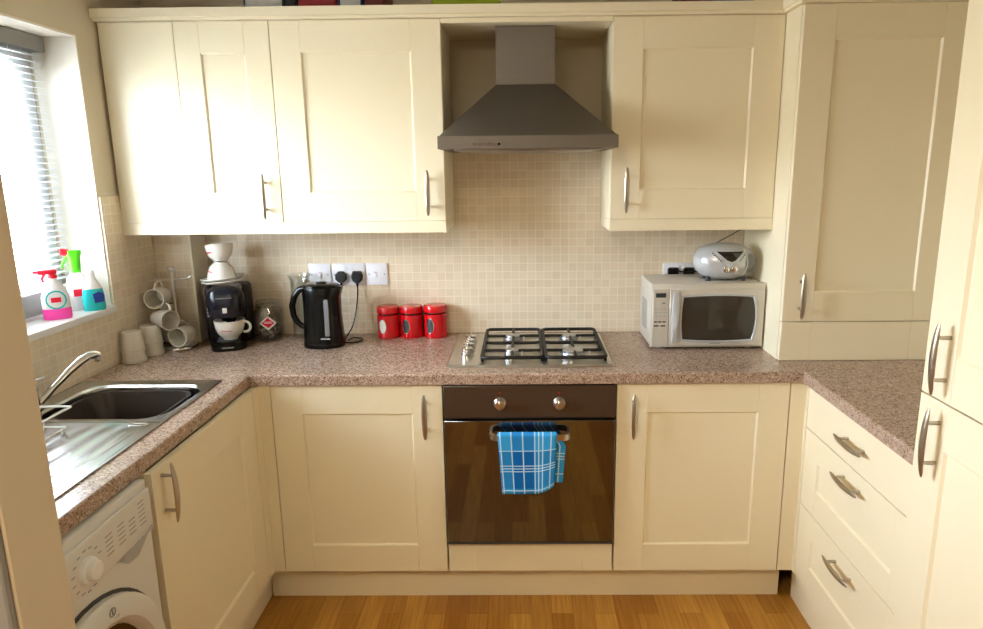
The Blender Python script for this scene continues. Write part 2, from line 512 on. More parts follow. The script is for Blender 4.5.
def handle_mesh(mb, L=0.162, vertical=True):
    """slim bowed bar handle with two posts; local origin on the door face, bar stands off towards -y"""
    pts, rad = [], []
    N = 14
    for k in range(N + 1):
        s = -1 + 2 * k / N
        pts.append(Vector((0, -0.034 + 0.006 * s * s, s * L / 2)))
        rad.append(0.0022 + 0.0046 * (1 - s * s) ** 0.6)
    rr = []
    for p, r in zip(pts, rad):
        rr.append([p + Vector((math.cos(2 * PI * k / 10) * r * 1.45, math.sin(2 * PI * k / 10) * r * 0.8, 0)) for k in range(10)])
    if not vertical:
        mb.T = Matrix.Rotation(PI / 2, 4, 'Y')
    mb.rings(rr)
    for zz in (-0.048, 0.048):
        mb.cyl((0, -0.029, zz), (0, 0.0, zz), 0.0042, 0.005, 10)
    mb.T = Matrix.Identity(4)
def add_handle(parent, x, y, z, vertical=True):
    b = MB(); handle_mesh(b, vertical=vertical)
    return b.build('handle', M['nickel'], parent, (x, y, z))
def door(parent, x0, x1, z0, z1, hx=None, hz=None, st=0.105, rl=0.105, name='door', y=0.0):
    b = MB(); shaker(b, x0, x1, z0, z1, st, rl, y=y)
    d = b.build(name, M['cream'], parent)
    if hx is not None: add_handle(d, hx, y, hz)
    return d

# ------------------------------------------------------------------ base cabinets
def base_cab(name, label, X, Y, rz, w, hx, hz, depth=0.55, open_top=False):
    t = thing(name, label, 'cabinet', (X, Y, 0.0), rz)
    b = MB()
    if open_top:
        b.box(0.001, 0.019, 0.022, depth, 0.152, 0.868); b.box(w - .019, w - .001, 0.022, depth, 0.152, 0.868)
        b.box(0.019, w - .019, 0.022, depth, 0.152, 0.17); b.box(0.019, w - .019, depth - .01, depth, 0.17, 0.868)
    else:
        b.box(0.001, w - .001, 0.022, depth, 0.152, 0.868, 0.001)
    b.box(0.04, 0.07, 0.10, 0.13, 0.0, 0.152); b.box(w - 0.07, w - 0.04, 0.10, 0.13, 0.0, 0.152)
    b.box(0.04, 0.07, depth - .08, depth - .05, 0.0, 0.152); b.box(w - 0.07, w - 0.04, depth - .08, depth - .05, 0.0, 0.152)
    b.build('carcass', M['cream'], t)
    door(t, 0.0015, w - 0.0015, 0.152, 0.867, hx, hz)
    return t
def flat_front(mb, x0, x1, z0, z1, st=0.105, t=0.02):
    """flush front with the two vertical joint lines of the range"""
    for a, c in ((x0, x0 + st), (x0 + st, x1 - st), (x1 - st, x1)):
        mb.box(a, c, 0.0, t, z0, z1, 0.0009)

base_cab('base_cabinet', 'cream shaker base cabinet between the corner and the left side of the oven', -0.8995, YB, 0, 0.598, 0.537, 0.758)
base_cab('base_cabinet', 'cream shaker base cabinet directly right of the oven', 0.3015, YB, 0, 0.597, 0.058, 0.756)
base_cab('sink_cabinet', 'cream shaker cabinet under the sink beside the washing machine', -0.94, -1.270, PI / 2, 0.633, 0.045, 0.795, open_top=True)

t = thing('oven_housing', 'low cream housing with flush panel below the built-in oven', 'cabinet', (0, YB, 0))
b = MB()
b.box(-0.298, 0.298, 0.022, 0.55, 0.152, 0.268, 0.001)
for x in (-0.26, 0.23):
    b.box(x, x + .03, 0.1, 0.13, 0, 0.152); b.box(x, x + .03, 0.47, 0.5, 0, 0.152)
b.build('carcass', M['cream'], t)
b = MB(); flat_front(b, -0.2965, 0.2965, 0.152, 0.262); b.build('panel', M['cream'], t)

b = MB(); b.prism([(-.94, -.635), (-.94, -.5855), (-.9005, -.5855), (-.9005, -.567), (-.958, -.567), (-.958, -.635)], 0.152, 0.868)
tag(b.build('corner_post', M['cream_edge']), 'narrow cream post in the inner corner by the sink cabinet', 'corner post')
b = MB(); b.prism([(.9005, -.5855), (.953, -.5855), (.953, -.604), (.971, -.604), (.971, -.567), (.9005, -.567)], 0.152, 0.868)
tag(b.build('corner_post', M['cream_edge']), 'narrow cream post in the inner corner by the drawers', 'corner post')

b = MB(); b.box(-0.985, 0.94, -0.512, -0.494, 0.0, 0.149, 0.001)
tag(b.build('plinth', M['cream_edge']), 'cream kickboard along the floor under the oven run', 'plinth')
b = MB(); b.box(-1.008, -0.99, -1.27, -0.40, 0.0, 0.149, 0.001)
tag(b.build('plinth', M['cream_edge']), 'cream kickboard along the floor under the sink cabinet', 'plinth')
b = MB(); b.box(0.985, 1.003, -1.286, -0.52, 0.0, 0.149, 0.001)
tag(b.build('plinth', M['cream_edge']), 'cream kickboard along the floor under the drawers', 'plinth')

# drawers
t = thing('drawer_unit', 'cream unit of three drawers under the right worktop', 'drawers', (0.953, -0.606, 0), -PI / 2)
b = MB(); b.box(0.001, 0.679, 0.022, 0.57, 0.152, 0.868, 0.001)
for x in (0.06, 0.58):
    b.box(x, x + .03, 0.1, 0.13, 0, 0.152); b.box(x, x + .03, 0.47, 0.5, 0, 0.152)
b.build('carcass', M['cream'], t)
for z0, z1, hz in ((0.717, 0.867, 0.792), (0.436, 0.714, 0.668), (0.152, 0.433, 0.382)):
    b = MB()
    if z1 > 0.8: b.box(0.0015, 0.6785, 0, 0.02, z0, z1, 0.001)
    else: shaker(b, 0.0015, 0.6785, z0, z1, 0.105, 0.09)
    d = b.build('drawer', M['cream'], t)
    add_handle(d, 0.335, 0, hz, False)

# tall fridge housing on the right
t = thing('fridge_housing', 'tall cream housing with two doors at the right end of the worktop', 'cabinet', (0.909, -1.2885, 0), -PI / 2)
b = MB(); b.box(0.0, 0.60, 0.022, 0.63, 0.0, 2.112, 0.001); b.build('carcass', M['cream'], t)
for z0, z1, hz in ((0.152, 1.076, 0.982), (1.080, 2.11, 1.178)):
    door(t, 0.0015, 0.5985, z0, z1, 0.082, hz, 0.105, 0.105)

# worktop, one piece round three walls with a hole for the bowl
out = [(WL + .001, -1.893), (XL, -1.893), (XL, -.60), (XR, -.60), (XR, -1.2865), (1.544, -1.2865), (1.544, -.001), (WL + .001, -.001)]
bm = bmesh.new()
vt = [bm.verts.new((x, y, ZT)) for x, y in out]; vb = [bm.verts.new((x, y, 0.8725)) for x, y in out]
bm.faces.new(vt); bm.faces.new(list(reversed(vb)))
for i in range(len(out)):
    j = (i + 1) % len(out); bm.faces.new((vt[i], vb[i], vb[j], vt[j]))
bm.normal_update()
fe = [e for e in bm.edges if {e.verts[0], e.verts[1]} in ({vt[1], vt[2]}, {vt[2], vt[3]}, {vt[3], vt[4]})]
bmesh.ops.bevel(bm, geom=fe, offset=0.007, segments=4, profile=0.5, affect='EDGES')
bmesh.ops.recalc_face_normals(bm, faces=bm.faces)
me = bpy.data.meshes.new('worktop'); bm.to_mesh(me); bm.free(); me.materials.append(M['top'])
wt = bpy.data.objects.new('worktop', me); col.objects.link(wt)
b = MB(); b.box(-1.445, -1.035, -1.025, -0.69, 0.80, 0.95); cut = b.build('cutter', M['top'])
md = wt.modifiers.new('hole', 'BOOLEAN'); md.object = cut; md.operation = 'DIFFERENCE'; md.solver = 'EXACT'
dg = bpy.context.evaluated_depsgraph_get()
me2 = bpy.data.meshes.new_from_object(wt.evaluated_get(dg)); wt.modifiers.clear(); wt.data = me2; me2.name = 'worktop'
bpy.data.objects.remove(cut)
tag(wt, 'speckled brown granite-look worktop running round three walls', 'worktop')

# ------------------------------------------------------------------ wall cabinets
def wall_carcass(parent, x0, x1, z0=1.4105, z1=2.108, y0=0.0, depth=0.29):
    b = MB(); b.box(x0, x1, y0 + .022, y0 + .022 + depth, z0, z1, 0.001); return b.build('carcass', M['cream'], parent)
t = thing('wall_cabinet', 'cream corner wall cabinet nearest the window with a blank end and narrow door', 'cabinet', (0, YW, 0))
wall_carcass(t, -1.4980, -0.9005)
b = MB(); b.box(-1.4980, -1.236, 0.0, 0.02, 1.411, 2.107, 0.001); b.build('blank_panel', M['cream'], t)
door(t, -1.2345, -0.9015, 1.411, 2.107, -0.957, 1.505, 0.088)
t = thing('wall_cabinet', 'wide cream shaker wall cabinet left of the extractor hood', 'cabinet', (0, YW, 0))
wall_carcass(t, -0.8995, -0.3005); door(t, -0.8985, -0.3015, 1.411, 2.107, -0.362, 1.512)
t = thing('wall_cabinet', 'cream shaker wall cabinet right of the extractor hood above the microwave', 'cabinet', (0, YW, 0))
wall_carcass(t, 0.3005, 0.8955); door(t, 0.3015, 0.8945, 1.411, 2.107, 0.356, 1.515)

t = thing('corner_cabinet', 'tall cream cupboard standing on the worktop in the right corner', 'cabinet', (0, -0.465, ZT + .0005))
b = MB(); b.box(0.8970, 1.543, 0.022, 0.455, 0.0, 1.198, 0.001); b.build('carcass', M['cream'], t)
b = MB(); flat_front(b, 0.8985, 1.461, 0.001, 0.1415); b.build('lower_panel', M['cream'], t)
door(t, 0.8985, 1.461, 0.1445, 1.197, 0.955, 0.240)
b = MB(); b.box(1.4625, 1.543, 0.0, 0.02, 0.001, 1.197, 0.001); b.build('filler_strip', M['cream'], t)

# light pelmets
for x0, x1, rx, lab in ((-1.4980, -0.3005, -0.3005, 'long cream pelmet strip under the two left wall cabinets'), (0.3005, 0.8955, 0.3005, 'short cream pelmet strip under the right wall cabinet')):
    b = MB()
    if rx < 0: poly = [(x0, -.319), (x1, -.319), (x1, -.0085), (x1 - .018, -.0085), (x1 - .018, -.30), (x0, -.30)]
    else: poly = [(x0, -.319), (x1, -.319), (x1, -.30), (x0 + .018, -.30), (x0 + .018, -.0085), (x0, -.0085)]
    b.prism(poly, 1.368, 1.4100); tag(b.build('pelmet', M['cream_edge']), lab, 'pelmet')
# cornice with the soffit board over the hood
t = thing('cornice', 'cream cornice moulding along the tops of the wall cabinets', 'cornice', (0, 0, 2.1085))
b = MB()
def corn(off, z0, z1):
    p = [(WL + .001, -.319 - off), (.893 - off, -.319 - off), (.893 - off, -.469 - off), (1.544, -.469 - off), (1.544, -.40), (.95, -.40), (.95, -.27), (WL + .001, -.27)]
    b.prism(p, z0, z1)
corn(0.012, 0.0, 0.010); corn(0.020, 0.010, 0.039)
b.build('moulding', M['cream_edge'], t)
b = MB(); b.box(-0.2995, 0.2995, -0.315, -0.001, -0.016, -0.0005, 0.0008); b.build('soffit_board', M['cream_edge'], t)

# ------------------------------------------------------------------ cooker hood
YH = -0.512
t = thing('extractor_hood', 'grey brushed steel chimney extractor hood over the hob', 'extractor hood', (0, 0, 1.66))
b = MB()
hx, y0 = 0.2993, YH
def rect(x0, x1, ya, yb, z): return [(x0, ya, z), (x1, ya, z), (x1, yb, z), (x0, yb, z)]
b.rings([rect(-hx, hx, y0, -.0095, 0.001), rect(-hx, hx, y0, -.0095, 0.042), rect(-hx + .006, hx - .006, y0 + .006, -.0095, 0.044),
         rect(-0.112, 0.102, -.262, -.0095, 0.232)], True, True)
b.build('canopy', M['hood'], t)
b = MB(); b.box(-0.111, 0.101, -.261, -.0095, 0.2325, 0.4315, 0.001); b.build('chimney', M['hood'], t)
b = MB(); b.box(-0.25, 0.25, y0 + .05, -.06, -0.004, 0.001, 0.001)
for k in range(12): b.box(-0.24, 0.24, y0 + .065 + k * .034, y0 + .085 + k * .034, -0.006, -0.004, 0.0005)
b.build('filter', M['steel'], t)
for k in range(6):
    b = MB(); x = -0.178 + k * 0.0165
    b.cyl((x, y0 - .003, 0.0155), (x, y0 + .001, 0.0155), 0.0042, n=16)
    b.build('button', M['chrome'] if k < 5 else M['black'], t)

# ------------------------------------------------------------------ hob
HZ = ZT + 0.0003
t = thing('gas_hob', 'stainless four burner gas hob set in the worktop above the oven', 'hob', (0.004, -0.292, HZ))
b = MB()
b.rings([rrect(0, 0, .297, .237, .015, 0), rrect(0, 0, .297, .237, .015, .004), rrect(0, 0, .291, .231, .012, .0095), rrect(0, 0, .283, .223, .012, .0080)], True, True)
b.box(-.186, -.182, -.20, .19, .0080, .0105, .001)
b.build('hob_plate', M['steel'], t)
for k in range(4):
    b = MB(); y = -.095 + k * .062
    b.lathe([(.025, 0), (.0245, .004), (.021, .006), (.020, .026), (.0175, .028), (0, .028)], 24, (-.232, y, .0080))
    b.box(-.2360, -.2280, y - .019, y + .019, .0340, .0420, .002)
    b.build('knob', M['chrome'], t)
for cx, cy, r in ((-.066, -.115, .030), (-.066, .105, .036), (.158, -.115, .048), (.158, .105, .036)):
    b = MB()
    b.lathe([(r * 1.15, 0), (r * 1.12, .006), (r, .008), (r, .016), (r * .97, .018), (0, .018)], 32, (cx, cy, .0082)); b.use(M['burner'])
    b.mats = []; bb = b.build('burner', M['burner'], t)
    b = MB(); b.lathe([(r * .80, 0), (r * .82, .004), (r * .76, .008), (0, .009)], 32, (cx, cy, .0262)); b.build('burner_cap', M['burner'], bb)
    b = MB(); b.cyl((cx + r * 1.25, cy - .01, .008), (cx + r * 1.25, cy - .01, .028), .003, n=8); b.build('spark_plug', M['ceramic'], bb)
def grate(x0, x1):
    b = MB(); y0, y1 = -.214, .214; z = .030; R = .0068
    cx, cy = (x0 + x1) / 2, (y0 + y1) / 2
    b.tube(rrect(cx, cy, (x1 - x0) / 2, (y1 - y0) / 2, .022, z, 5), R, 8, True)
    b.tube([(x0, cy, z), (x0 + .03, cy, z - .002), (x1 - .03, cy, z - .002), (x1, cy, z)], R * .9, 8)
    for yb in (-.115, .105):
        for sx in (-1, 1):
            xe = x0 if sx < 0 else x1
            b.tube([(xe, yb, z), (cx + sx * .045, yb, z), (cx + sx * .022, yb, z - .001)], R * .85, 8)
        for sy in (-1, 1):
            ye = {(-.115, -1): y0, (-.115, 1): cy, (.105, -1): cy, (.105, 1): y1}[(yb, sy)]
            b.tube([(cx, ye, z), (cx, yb + sy * .022, z)], R * .85, 8)
    for x in (x0, x1):
        for y in (y0 + .03, cy, y1 - .03):
            b.tube([(x, y, z), (x, y, .0085)], R * .8, 8)
    return b.build('pan_support', M['blackmetal'], t)
grate(-.172, .044); grate(.056, .270)

# ------------------------------------------------------------------ oven
t = thing('built_in_oven', 'built-in electric oven with dark glass door and two steel knobs', 'oven', (0, YB, 0.269))
b = MB(); b.box(-.292, .292, .001, .55, 0, .597, .001); b.build('body', M['dgrey'], t)
b = MB(); b.box(-.2965, .2965, -.014, .0005, .481, .598, .002)
cp = b.build('control_panel', M['ovenpanel'], t)
for x in (-.102, .102):
    b = MB()
    b.lathe([(.0215, 0), (.021, .008), (.019, .010), (.018, .022), (.016, .024), (0, .024)], 28, (x, -.014, .536), (0, -1, 0))
    b.box(x - .004, x + .004, -.044, -.036, .519, .553, .0015)
    k = b.build('knob', M['steel'], cp)
    b = MB(); b.cyl((x, -.0152, .572), (x, -.0139, .572), .0032, n=12)
    b.build('indicator_light', M['redp'], cp)
b = MB(); b.box(-.2965, .2965, -.020, .0, .004, .473, .002)
dr = b.build('oven_door', M['ovenglass'], t)
b = MB(); b.box(-.2965, .2965, -.0225, -.0203, .004, .012, .0005); b.build('door_trim', M['dgrey'], dr)
b = MB()
path = []
for k in range(9):
    a = PI / 2 * k / 8; path.append((-.134 + .022 * (1 - math.cos(a)), -.020 - .045 + .022 * (1 - math.sin(a)) ))
path = [(-.134, -.021), (-.134, -.043)] + path[1:] + [(-x, y) for x, y in reversed(path[1:])] + [(.134, -.043), (.134, -.021)]
rr = []
for i, (x, y) in enumerate(path):
    a = path[max(i - 1, 0)]; c = path[min(i + 1, len(path) - 1)]
    tx, ty = c[0] - a[0], c[1] - a[1]; L = math.hypot(tx, ty); nx, ny = -ty / L, tx / L
    q = [(-.0045, -.011), (.0045, -.011), (.0045, .011), (-.0045, .011)]
    rr.append([(x + nx * u, y + ny * u, .430 + v) for u, v in q])
b.rings(rr); b.build('handle', M['steel'], dr)

# tea towel over the oven handle
yb = YB - .065; zt = .269 + .430 + .0125
NX, NS = 30, 60
bm = bmesh.new(); uvl = bm.loops.layers.uv.new('UVMap')
front, back, w = .212, .175, .205
Lt = front + .016 + back
grid = []
def towel_pt(u, s):
    """u 0..w across, s along the cloth from the front hem over the bar to the back hem"""
    x = -.110 + u * .985
    fold = math.sin(u * 62 + .4) * .5 + math.sin(u * 27) * .5
    if s <= front:
        d = front - s; k = min(1, d / front)
        z = zt - d
        y = yb - .0115 - .006 * k + fold * .0035 * k
        x += .014 * k * (1 - u / w) - .010 * k * (u / w) ** 2
        if u > .62 * w: z += .030 * ((u / w - .62) / .38) ** 1.5 * k
    elif s <= front + .016:
        a = (s - front) / .016 * PI
        y = yb - .0115 * math.cos(a); z = zt + .006 * math.sin(a)
    else:
        d = s - front - .016; k = d / back
        z = zt - d; y = yb + .0115 + .006 * k + fold * .002 * k
        x += .034 * min(1, k * 4) - .012 * k * (u / w)
        z -= .012 * k * (u / w)
    return x, y, z
for j in range(NS + 1):
    s_ = Lt * j / NS
    grid.append([(bm.verts.new(towel_pt(w * i / NX, s_)), w * i / NX, s_) for i in range(NX + 1)])
for j in range(NS):
    for i in range(NX):
        q = (grid[j][i], grid[j][i + 1], grid[j + 1][i + 1], grid[j + 1][i])
        f = bm.faces.new([v[0] for v in q]); f.smooth = True
        for lp, v in zip(f.loops, q): lp[uvl].uv = (v[1], v[2])
me = bpy.data.meshes.new('tea_towel'); bm.to_mesh(me); bm.free(); me.materials.append(M['towel'])
tw = bpy.data.objects.new('tea_towel', me); col.objects.link(tw)
sd = tw.modifiers.new('thick', 'SOLIDIFY'); sd.thickness = .002; sd.offset = 0
tag(tw, 'blue and white checked tea towel draped over the oven handle', 'tea towel')

# ------------------------------------------------------------------ washing machine
t = thing('washing_machine', 'white front-loading washing machine under the draining board', 'washing machine', (-0.94, -1.886, 0), PI / 2)
b = MB(); b.box(0.0, .597, 0.004, .55, .02, .866, .004, 2)
for x in (.05, .52):
    for y in (.06, .48): b.cyl((x, y, 0), (x, y, .021), .02, n=12)
b.build('body', M['washer'], t)
b = MB(); b.box(.004, .593, -.006, .004, .738, .846, .004, 2); cp = b.build('control_panel', M['washer'], t)
kx, kz = .344, .782
b = MB(); b.lathe([(.029, 0), (.0275, .007), (.022, .010), (.0205, .020), (.018, .022), (0, .022)], 32, (kx, -.006, kz), (0, -1, 0)); b.build('knob', M['white'], cp)
b = MB()
for k in range(14):
    a = math.radians(20 + k * 24.5)
    x, z = kx + .046 * math.cos(a), kz + .046 * math.sin(a)
    b.box(x - .005, x + .005, -.0066, -.0058, z - .0012, z + .0012)
b.build('dial_marks', M['washerg'], cp)
for cx, n in ((.425, 5), (.470, 5), (.512, 4), (.553, 6)):
    b = MB()
    for k in range(n): b.box(cx - .015, cx + .010, -.0066, -.0058, .772 + k * .011, .7740 + k * .011)
    b.build('programme_label', M['washerg'], cp)
b = MB(); b.prism([(.435, .740), (.588, .740), (.588, .752), (.575, .748), (.52, .742)], -.0085, -.006, 'y'); b.prism([(.448, .738), (.588, .738), (.53, .700), (.49, .704)], .0015, .0045, 'y')
b.build('drawer_grip', M['lgrey'], t)
pc = (.322, .445)
def ring_y(r, y, n=48): return [(pc[0] + r * math.cos(2 * PI * k / n), y, pc[1] + r * math.sin(2 * PI * k / n)) for k in range(n)]
b = MB(); b.rings([ring_y(.258, .0035), ring_y(.258, .001), ring_y(.250, -.001), ring_y(.250, .0035)], False, False); b.build('door_rim_shade', M['dgrey'], t)  # dark ring painting in the shading around the raised door
b = MB(); b.rings([ring_y(.249, .003), ring_y(.249, -.014), ring_y(.240, -.022), ring_y(.200, -.026), ring_y(.188, -.018), ring_y(.182, .000)], False, False)
pd = b.build('porthole_door', M['washer'], t)
b = MB(); b.rings([ring_y(.1835, -.004), ring_y(.172, .0), ring_y(.15, .002), ring_y(.10, .003)], False, True); b.build('door_glass', M['doorglass'], pd)
b = MB()
lx, lz = .372, .662
n = 24
b.rings([[(lx + r * math.cos(2 * PI * k / n), y, lz + r * math.sin(2 * PI * k / n)) for k in range(n)] for r, y in ((.0105, -.0245), (.0105, -.0262), (.0088, -.0262), (.0088, -.0245))], False, False)
b.box(lx - .0014, lx + .0014, -.0262, -.0245, lz - .006, lz + .0025); b.box(lx - .0014, lx + .0014, -.0262, -.0245, lz + .0045, lz + .0070)
b.build('emblem', M['washerg'], pd)
text_part('maker_lettering', 'INDESIT', .011, M['washerg'], pd, (lx + .002, -.0252, lz - .022))

# ------------------------------------------------------------------ sink, tap, rack
SZ = ZT + .0003
t = thing('kitchen_sink', 'stainless inset sink with bowl and grooved draining board', 'sink', (-1.256, -1.078, SZ))
ox, oy = -1.256, -1.078
b = MB()
X0, X1, Y0, Y1, YD = -1.487 - ox, -1.024 - ox, -1.497 - oy, -.660 - oy, -1.038 - oy
bx, by = -1.240 - ox, -.857 - oy
def outer(z, ins): return rrect((X0 + X1) / 2, (YD + Y1) / 2, (X1 - X0) / 2 - ins, (Y1 - YD) / 2 - (ins if ins else 0), .004, z, 8)
b.rings([outer(0.0, 0), outer(.004, 0), outer(.0045, .006), outer(.0030, .011), rrect(bx, by, .193, .155, .075, .0022, 8), rrect(bx, by, .186, .148, .07, -.004, 8),
         rrect(bx, by, .182, .144, .066, -.03, 8), rrect(bx, by, .172, .134, .06, -.13, 8), rrect(bx, by, .150, .112, .05, -.146, 8), rrect(bx, by, .04, .04, .035, -.150, 8)], False, True)
NXg, NYg = 80, 24
def dz(x, y):
    e = min(x - X0, X1 - x, y - Y0)
    z = .0045 if e < .010 else .0030
    if e < .001: z = .004
    u, v = (x - (X0 + X1) / 2) / .19, (y - (Y0 + YD) / 2 + .0) / .195
    if abs(u) < 1 and abs(v) < 1:
        z = .0012 + .0022 * (0.5 + 0.5 * math.cos(u * PI * 7)) * (1 if abs(v) < .92 else .4)
    return z
g = [[b.bm.verts.new((X0 + (X1 - X0) * i / NXg, Y0 + (YD - Y0) * j / NYg, dz(X0 + (X1 - X0) * i / NXg, Y0 + (YD - Y0) * j / NYg))) for i in range(NXg + 1)] for j in range(NYg + 1)]
for j in range(NYg):
    for i in range(NXg): b.bm.faces.new((g[j][i], g[j][i + 1], g[j + 1][i + 1], g[j + 1][i]))
# turned-down edge of the drainer
edge = [(X0, YD), (X0, Y0), (X1, Y0), (X1, YD)]
for (xa, ya), (xb, ybb) in zip(edge[:-1], edge[1:]):
    q = [b.bm.verts.new(p) for p in ((xa, ya, .004), (xb, ybb, .004), (xb, ybb, 0), (xa, ya, 0))]; b.bm.faces.new(q)
b.build('basin', M['sink'], t)
b = MB(); b.lathe([(.036, -.1495), (.036, -.1475), (.028, -.1465), (.012, -.1485), (0, -.1485)], 28, (bx, by, 0)); b.build('drain', M['chrome'], t)
b = MB(); b.rings([rrect(-1.085 - ox, -1.055 - oy, .026, .010, .0095, .0030, 6), rrect(-1.085 - ox, -1.055 - oy, .024, .008, .0078, .0042, 6), rrect(-1.085 - ox, -1.055 - oy, .019, .005, .0048, .0036, 6)], False, True)
b.build('overflow_slot', M['chrome'], t)

t = thing('washing_up_bowl', 'dark brown plastic washing-up bowl standing in the sink', 'washing-up bowl', (bx + ox, by + oy, SZ - .1495))
b = MB()
b.rings([rrect(0, 0, .130, .098, .05, .0, 8), rrect(0, 0, .150, .118, .055, .10, 8), rrect(-.004, 0, .160, .128, .06, .134, 8), rrect(-.004, 0, .166, .134, .062, .136, 8), rrect(-.004, 0, .166, .134, .062, .140, 8), rrect(-.004, 0, .158, .126, .06, .139, 8),
         rrect(0, 0, .147, .115, .055, .10, 8), rrect(0, 0, .127, .095, .05, .003, 8)], True, True)
b.build('bowl_body', M['bowl'], t)

t = thing('mixer_tap', 'chrome mixer tap with long angled spout behind the sink bowl', 'tap', (-1.457, -0.945, SZ + .0045))
b = MB(); b.lathe([(.026, 0), (.026, .006), (.021, .010), (.0195, .055), (.021, .060), (.021, .076), (.012, .083), (0, .084)], 24); b.build('tap_body', M['chrome'], t)
b = MB(); b.tube([(.012, .016, .018), (.032, .052, .055), (.052, .098, .090), (.068, .132, .112), (.080, .155, .1215), (.090, .172, .122), (.0955, .183, .117)], [.0095, .0105, .0125, .0140, .0135, .0125, .0115], 14); b.cyl((.0930, .177, .118), (.0930, .177, .098), .0105, .0095, 16)
b.build('spout', M['chrome'], t)
b = MB(); b.rings([[(x, y - w, z), (x, y + w, z), (x, y + w, z + h), (x, y - w, z + h)] for x, y, z, w, h in ((-.006, -.004, .082, .010, .006), (.010, .010, .088, .009, .006), (.034, .024, .094, .007, .004))])
b.build('lever', M['chrome'], t)

t = thing('dish_rack', 'white wire dish rack on the draining board beside the doorway wall', 'dish rack', (-1.32, -1.25, SZ + .0042))
b = MB(); rz_, hw, hl = .065, .082, .160
def rr_(z, w=hw, l=hl): return [(p[0], p[1], z) for p in rrect(0, 0, w, l, .006, z, 3)]
b.tube(rr_(rz_), .0030, 8, True); b.tube(rr_(.012, hw - .012, hl - .012), .0025, 8, True)
b.build('rim', M['white'], t)
b = MB()
for k in range(6):
    y = -hl + .03 + k * (2 * hl - .10) / 6
    b.tube([(-hw, y, rz_), (-hw + .012, y, .012), (hw - .012, y, .012), (hw, y, rz_)], .0016, 6)
b.build('wires', M['white'], t)
for x in (-hw + .014, hw - .014):
    for y in (-hl + .03, hl - .03):
        b = MB(); b.cyl((x, y, 0), (x, y, .013), .004, n=10); b.build('foot', M['white'], t)

# ------------------------------------------------------------------ bottles on the sill
SL = WZ0 + .0032
def ell(rx, ry, z, n=28, e=2.4):
    pts = []
    for k in range(n):
        a = 2 * PI * k / n; c, s_ = math.cos(a), math.sin(a)
        pts.append((rx * math.copysign(abs(c) ** (2 / e), c), ry * math.copysign(abs(s_) ** (2 / e), s_), z))
    return pts
ang_cam = math.radians(38)
t = thing('spray_bottle', 'clear spray bottle with pink bottom, round label and red trigger on the sill', 'bottle', (-1.553, -0.648, SL), ang_cam); t.scale = (.86, .86, .9)
b = MB(); b.rings([ell(.044, .024, 0), ell(.047, .026, .006), ell(.047, .026, .040)]); b.build('pink_base', M['pink'], t)
b = MB(); b.rings([ell(.046, .025, .0402), ell(.045, .025, .085), ell(.034, .02, .115), ell(.016, .016, .140), ell(.014, .014, .150)]); b.build('bottle_body', M['label'], t)
b = MB(); n = 28
b.rings([[(-.000 + r * math.cos(2 * PI * k / n), y, .073 + r * math.sin(2 * PI * k / n)) for k in range(n)] for r, y in ((.034, -.0245), (.034, -.0268), (.029, -.0268), (.029, -.0245))], False, False); b.build('label_ring', M['teal'], t)
b = MB(); b.box(-.016, .016, -.0268, -.0252, .064, .082, .0004); b.build('label_mark', M['redp'], t)
b = MB(); b.cyl((0, 0, .1502), (0, 0, .162), .016, n=20); b.box(-.045, .016, -.011, .011, .165, .182, .004, 2); b.box(-.010, .010, -.008, .008, .158, .168)
b.tube([(-.024, 0, .168), (-.034, 0, .150), (-.030, 0, .138)], [.006, .005, .004], 8); b.tube([(-.044, 0, .174), (-.060, 0, .176)], [.006, .005], 8)
b.build('trigger', M['redp'], t)
t = thing('spray_bottle', 'white spray bottle with lime green trigger and red nozzle on the sill', 'bottle', (-1.574, -0.500, SL), ang_cam); t.scale = (.8, .8, 1.0)
b = MB(); b.rings([ell(.040, .024, 0), ell(.042, .026, .006), ell(.042, .026, .09), ell(.034, .022, .115), ell(.018, .018, .132)]); b.build('bottle_body', M['label'], t)
b = MB(); b.box(-.020, .018, -.0275, -.0255, .05, .075, .0004); b.build('label_mark', M['redp'], t)
b = MB(); b.rings([ell(.019, .019, .1322), ell(.022, .020, .155), ell(.024, .02, .185), ell(.030, .016, .196), ell(.030, .014, .208)]); b.tube([(-.020, 0, .196), (-.040, 0, .168), (-.050, 0, .150)], [.007, .005, .004], 8); b.build('trigger', M['green'], t)
b = MB(); b.cyl((-.018, 0, .200), (-.046, 0, .206), .013, .012, 16); b.build('nozzle', M['redp'], t)
t = thing('soap_bottle', 'teal washing-up bottle with white cap and navy label at the end of the sill', 'bottle', (-1.516, -0.512, SL), ang_cam); t.scale = (.82, .82, .9)
b = MB(); b.rings([ell(.038, .022, 0), ell(.041, .024, .006), ell(.041, .024, .055), ell(.036, .022, .085)]); b.build('bottle_body', M['teal'], t)
b = MB(); b.rings([ell(.0358, .0218, .0852), ell(.024, .018, .112), ell(.015, .015, .128), ell(.015, .015, .150), ell(.010, .010, .156)]); b.build('cap', M['label'], t)
b = MB(); b.prism([(.0, .030), (.034, .034), (.038, .062), (.02, .074), (-.004, .066)], -.0262, -.0225, 'y'); b.build('label_patch', M['blue'], t)

